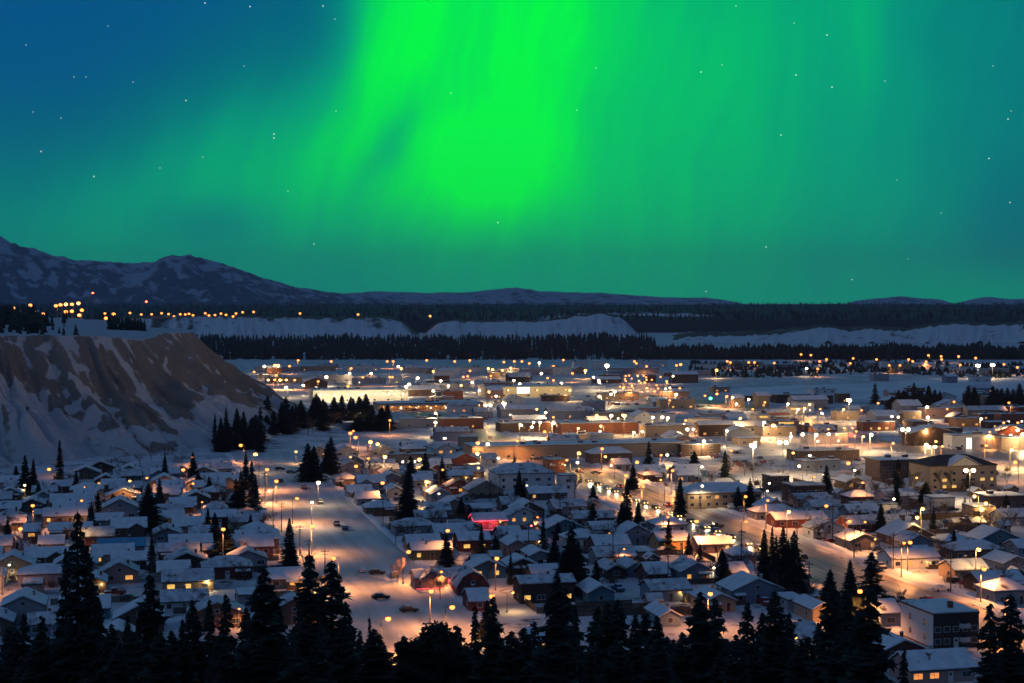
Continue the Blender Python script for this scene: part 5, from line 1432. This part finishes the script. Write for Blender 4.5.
for k in range(1500):
    if nsd >= 34: break
    px = rt.uniform(0, 1020); py = rt.uniform(490, 610); s, t_ = st_of(ground(px, py)); w = rt.uniform(3, 5)
    if clash(s - w / 2, s + w / 2, t_, t_ + 4, 1.5) or on_road(s - w / 2, s + w / 2, t_, t_ + 4): continue
    house(s, t_, w, 4.0, 2.2, rt.choice('eg'), rt.choice(['brown', 'dkbrown', 'grey', 'tan']), name='garden_shed', look='small garden shed under thick snow', cat='shed', group='garden sheds', chim=False, nwin=1, rd=rt); nsd += 1

# trees climbing the foot of the bluff, by the river, and hiding the district's near edge
for k in range(30):
    px = rt.uniform(215, 262); base = rt.uniform(439, 452)
    spruce(px, base - rt.uniform(14, 36), base, rt.uniform(3.5, 6.5), look='dark spruce at the foot of the bluff', group='spruces at the foot of the bluff')
for k in range(46):
    px = rt.uniform(262, 388); base = rt.uniform(417, 431) + max(0, (330 - px) * .10)
    spruce(px, base - rt.uniform(16, 30), base, rt.uniform(5, 7.5), var=rt.choice((0, 2, 1)), look='dark spruce in the belt', group='spruces in the belt before the floodlit store')
for k in range(30):
    px = rt.choice([rt.uniform(890, 946), rt.uniform(955, 1026)]); base = rt.uniform(405, 412)
    spruce(px, base - rt.uniform(13, 24), base, rt.uniform(4.2, 6.5), var=rt.choice((0, 2)), look='dark spruce on the river bank', group='spruces along the river bank')

for k in range(34):
    px = rt.uniform(205, 345); base = rt.uniform(430, 452) if px < 270 else rt.uniform(418, 436)
    p = free_spot(ground(px, base), 1.0)
    tree('bare_tree', rt.choice(BARE), p, rt.uniform(6, 10), 7.0, rt.uniform(1.3, 1.9), 'leafless dark tree at the foot of the bluff', 'tree', 'leafless trees at the foot of the bluff')
# foreground spruces on the slope below the lookout
def fore(px, top, hw, var=None, hgt=None, pine=False):
    h = hgt or random.uniform(14, 19)
    k = (top - HOR) / F
    d = (h - 1.6) / (0.32 - k)
    if d > 222: d = 222.0
    z = float(ground_z(np.array(d))); h = ztop(top, d) - z
    p = at(px, d, z)
    vi = random.choice((0, 1, 2, 2, 4)) if var is None else var
    wid = (1.75 if not pine else 1.3) * hw * d / F / 1.15 * random.uniform(.85, 1.15)
    return tree('deciduous_tree' if pine else 'spruce_tree', PINE[vi % 2] if pine else SPRUCE[vi], p, h, 16.0, wid, 'black old pine on the near slope' if pine else 'black spruce on the near slope', 'tree', 'trees on the near slope below the viewer')  # the pine mesh stands for deciduous trees here
FORE = [(3, 635, 9), (22, 616, 9), (40, 618, 10), (95, 608, 11), (126, 616, 8), (139, 612, 9), (191, 604, 11), (181, 620, 8), (224.5, 598, 10), (208, 603, 11), (263, 570, 16, 2), (277, 603, 12), (300, 606, 13), (331, 563, 16, 4), (345, 606, 13), (369, 619, 7, 3), (359, 634, 11), (384, 650, 10),
        (457, 628, 14), (475, 608, 9, 3), (493, 600, 12, 0), (495, 636, 12), (518, 650, 10), (535, 626, 12), (557, 577, 14, 2), (566, 590, 13, 0), (598, 611, 13), (608, 607, 14), (618, 604, 14, 2), (636, 617, 12), (646, 615, 12), (658, 620, 12), (668, 640, 11),
        (701, 596, 15, 2), (716, 602, 14, 0), (748.6, 606, 12), (764, 614, 13), (776, 595, 14, 2), (790, 615, 12), (820, 624, 11), (833, 590, 17, 2), (848, 596, 18, 0), (862, 610, 16), (871, 590, 15, 4), (992, 606, 12, 4), (1013, 597, 13, 4), (1022, 640, 10), (881, 656, 7, 3), (906, 650, 8, 3), (309, 556, 13, 4), (575, 610, 13), (152, 610, 12), (60, 622, 12), (110, 628, 11), (245, 612, 11), (320, 618, 13), (425, 655, 9)]
for a in FORE: fore(*a)
fore(76, 514, 11, 4, 20); fore(149, 577, 14, 4, 17); fore(417, 630, 15, 0, 13, True); fore(437, 632, 14, 1, 13, True); fore(88, 562, 11, 4, 17); fore(64, 552, 10, 0, 18)
rg = random.Random(15)
for k in range(62):
    px = (k + rg.uniform(.1, .9)) * 880 / 62 - 5
    if 380 < px < 402: continue
    fore(px, rg.uniform(630, 660), rg.uniform(13, 19), var=rg.choice((0, 2, 2)), hgt=rg.uniform(11, 15))

# ------------------------------------------------------------------ far woods (one mass each)
def wood(name, pts, hs, label, seed, fat=1.0):
    rd = np.random.default_rng(seed); n = len(pts)
    V = []; Fc = []
    k = 6
    for (x, y, z), h in zip(pts, hs):
        o_ = len(V); r0 = h * rd.uniform(.17, .27) * fat
        for lv, (zz, rr) in enumerate(((-.05, .30), (.02, 1.0), (.36, .50), (.38, .82), (.66, .34), (.68, .52), (1.0, .02))):
            a0 = rd.random() * 6.3
            for j in range(k):
                q_ = r0 * rr * rd.uniform(.7, 1.3); V.append((x + q_ * math.cos(a0 + 6.283 * j / k), y + q_ * math.sin(a0 + 6.283 * j / k), z + h * zz))
        for lv in range(6):
            for j in range(k): Fc.append((o_ + lv * k + j, o_ + lv * k + (j + 1) % k, o_ + (lv + 1) * k + (j + 1) % k, o_ + (lv + 1) * k + j))
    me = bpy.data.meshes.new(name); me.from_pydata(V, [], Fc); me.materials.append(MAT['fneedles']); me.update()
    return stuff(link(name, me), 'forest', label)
rw = np.random.default_rng(3)
pts = []; hs = []
for i in range(7500):
    px = rw.uniform(-60, 1090); d = 2080 + 1080 * rw.random() ** 1.3
    if 655 < px < 1160: d = 2080 + 230 * rw.random() ** 1.3
    pts.append(tuple(at(px, d, 0.0))); hs.append(rw.uniform(8, 15) * (0.62 + 0.95 * float(fbm(px / 22.0, d / 200.0, 3))) + (rw.random() < .06) * 4)
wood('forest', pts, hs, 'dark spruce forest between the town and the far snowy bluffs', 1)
pts = []; hs = []
for i in range(3600):
    px = rw.uniform(-100, 1120); d = 3950 + 5000 * rw.random() ** 1.5
    zz = 28 + 32 * np.clip((d - 3900) / 4200.0, 0, 1) ** .8 + 12 * (fbm(px / 70.0, d / 900.0, 4) - .47)
    pts.append(tuple(at(px, d, float(zz) - 1))); hs.append(rw.uniform(10, 17))
wood('plateau_forest', pts, hs, 'dark forest on the plateau below the mountains', 2)
pts = []; hs = []
for i in range(900):
    px = rw.uniform(-60, 108) if i < 760 else rw.uniform(108, 145); d = rw.uniform(835, 1300) if i < 420 else rw.uniform(1400, 2850) if i < 760 else rw.uniform(980, 1180)
    zz = plateau_z(px, d)
    if zz < 50: continue
    if 45 < px < 88 and d < 1900 and rw.random() < .8: continue
    if px > 84 and d < 1250 and i < 760: continue
    pts.append(tuple(at(px, d, zz))); hs.append(rw.uniform(4, 7.5) if 48 < px < 90 or rw.random() < .5 else rw.uniform(6, 12) if px < 100 else rw.uniform(4, 7))
wood('bluff_top_forest', pts, hs, 'dark spruces crowding the plateau above the bare bluff', 3)
pts = []; hs = []
for i in range(900):
    px = rw.uniform(690, 1040); d = 120000 / (rw.choice([364, 368, 371, 374.5]) + rw.normal(0, .7) + 2.5 * math.sin(px / 37.0) - HOR)
    pts.append(tuple(at(px, d, 0.0))); hs.append(rw.uniform(2.5, 5.5))
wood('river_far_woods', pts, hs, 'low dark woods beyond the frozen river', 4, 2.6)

# ------------------------------------------------------------------ air
HAZE = 3.0e-5
if HAZE:
    b = MB(); b.box(-15000, 15000, -300, 22300, -12, 745)
    m = bpy.data.materials.new('air'); m.use_nodes = True; nt = m.node_tree; nt.nodes.clear()
    v = nt.nodes.new('ShaderNodeVolumePrincipled'); v.inputs['Color'].default_value = (0.68, 0.70, 1.0, 1); v.inputs['Density'].default_value = HAZE
    ou = nt.nodes.new('ShaderNodeOutputMaterial'); nt.links.new(v.outputs[0], ou.inputs['Volume'])
    MAT['air'] = m
    o = b.build('haze', ['air']); o['kind'] = 'stuff'

# ------------------------------------------------------------------ labels that single things out
LANDMARKS = [('brown apartment block', 950, 640), ('red-lit house', 490, 528), ('barn-roofed house', 473, 594), ('tan hotel', 963, 488), ('big spruce clump', 780, 590),
             ('lone street spruce', 290, 570), ('rust-red house', 250, 556), ('blue-roofed house', 121, 557), ('yellow-windowed house', 548, 602), ('pale hipped hall', 527, 490),
             ('long warehouse', 590, 458), ('twin floodlights', 768, 470), ('floodlit cream store', 360, 402), ('lamp-lit arcade', 440, 410), ('bluff end', 300, 428), ('green traffic light', 708, 400),
             ('white industrial shed', 970, 448), ('brightest far floodlight', 607, 372), ('string-light house', 440, 588), ('tan apartment row', 725, 508), ('old pine', 76, 600), ('cream sign store', 528, 397),
             ('riverside spruces', 920, 408), ('yellow loader', 960, 517), ('near orange lamp', 445, 608), ('far floodlight pair', 985, 368), ('tan motel', 409, 465), ('dark red house', 465, 469)]
def ordinal(i):
    base = ['nearest', 'second', 'third', 'fourth', 'fifth', 'sixth', 'seventh', 'eighth', 'ninth', 'tenth', 'eleventh', 'twelfth', 'thirteenth', 'fourteenth', 'fifteenth', 'sixteenth', 'seventeenth', 'eighteenth', 'nineteenth', 'twentieth']
    return base[i] if i < 20 else f'{i + 1}th'
bins = {}
for o, look, px, py in THINGS:
    best = min(LANDMARKS, key=lambda L: math.hypot(px - L[1], (py - L[2]) * 1.8))
    dxp, dyp = px - best[1], (py - best[2]) * 1.8
    rel = ('right of' if dxp > 0 else 'left of') if abs(dxp) > abs(dyp) else ('in front of' if dyp > 0 else 'behind')
    bins.setdefault((look, best[0], rel), []).append((math.hypot(dxp, dyp), o))
for (look, lm, rel), lst in bins.items():
    lst.sort(key=lambda q_: q_[0])
    for i, (_, o) in enumerate(lst):
        o['label'] = f"{look}, {ordinal(i)} {rel} the {lm}" if len(lst) > 1 else f"{look}, {rel} the {lm}"
for o, *_ in THINGS:
    if len(o['label'].split()) > 16: print('LONG', o['label'])
print('objects', len(bpy.data.objects), 'things', len(THINGS))
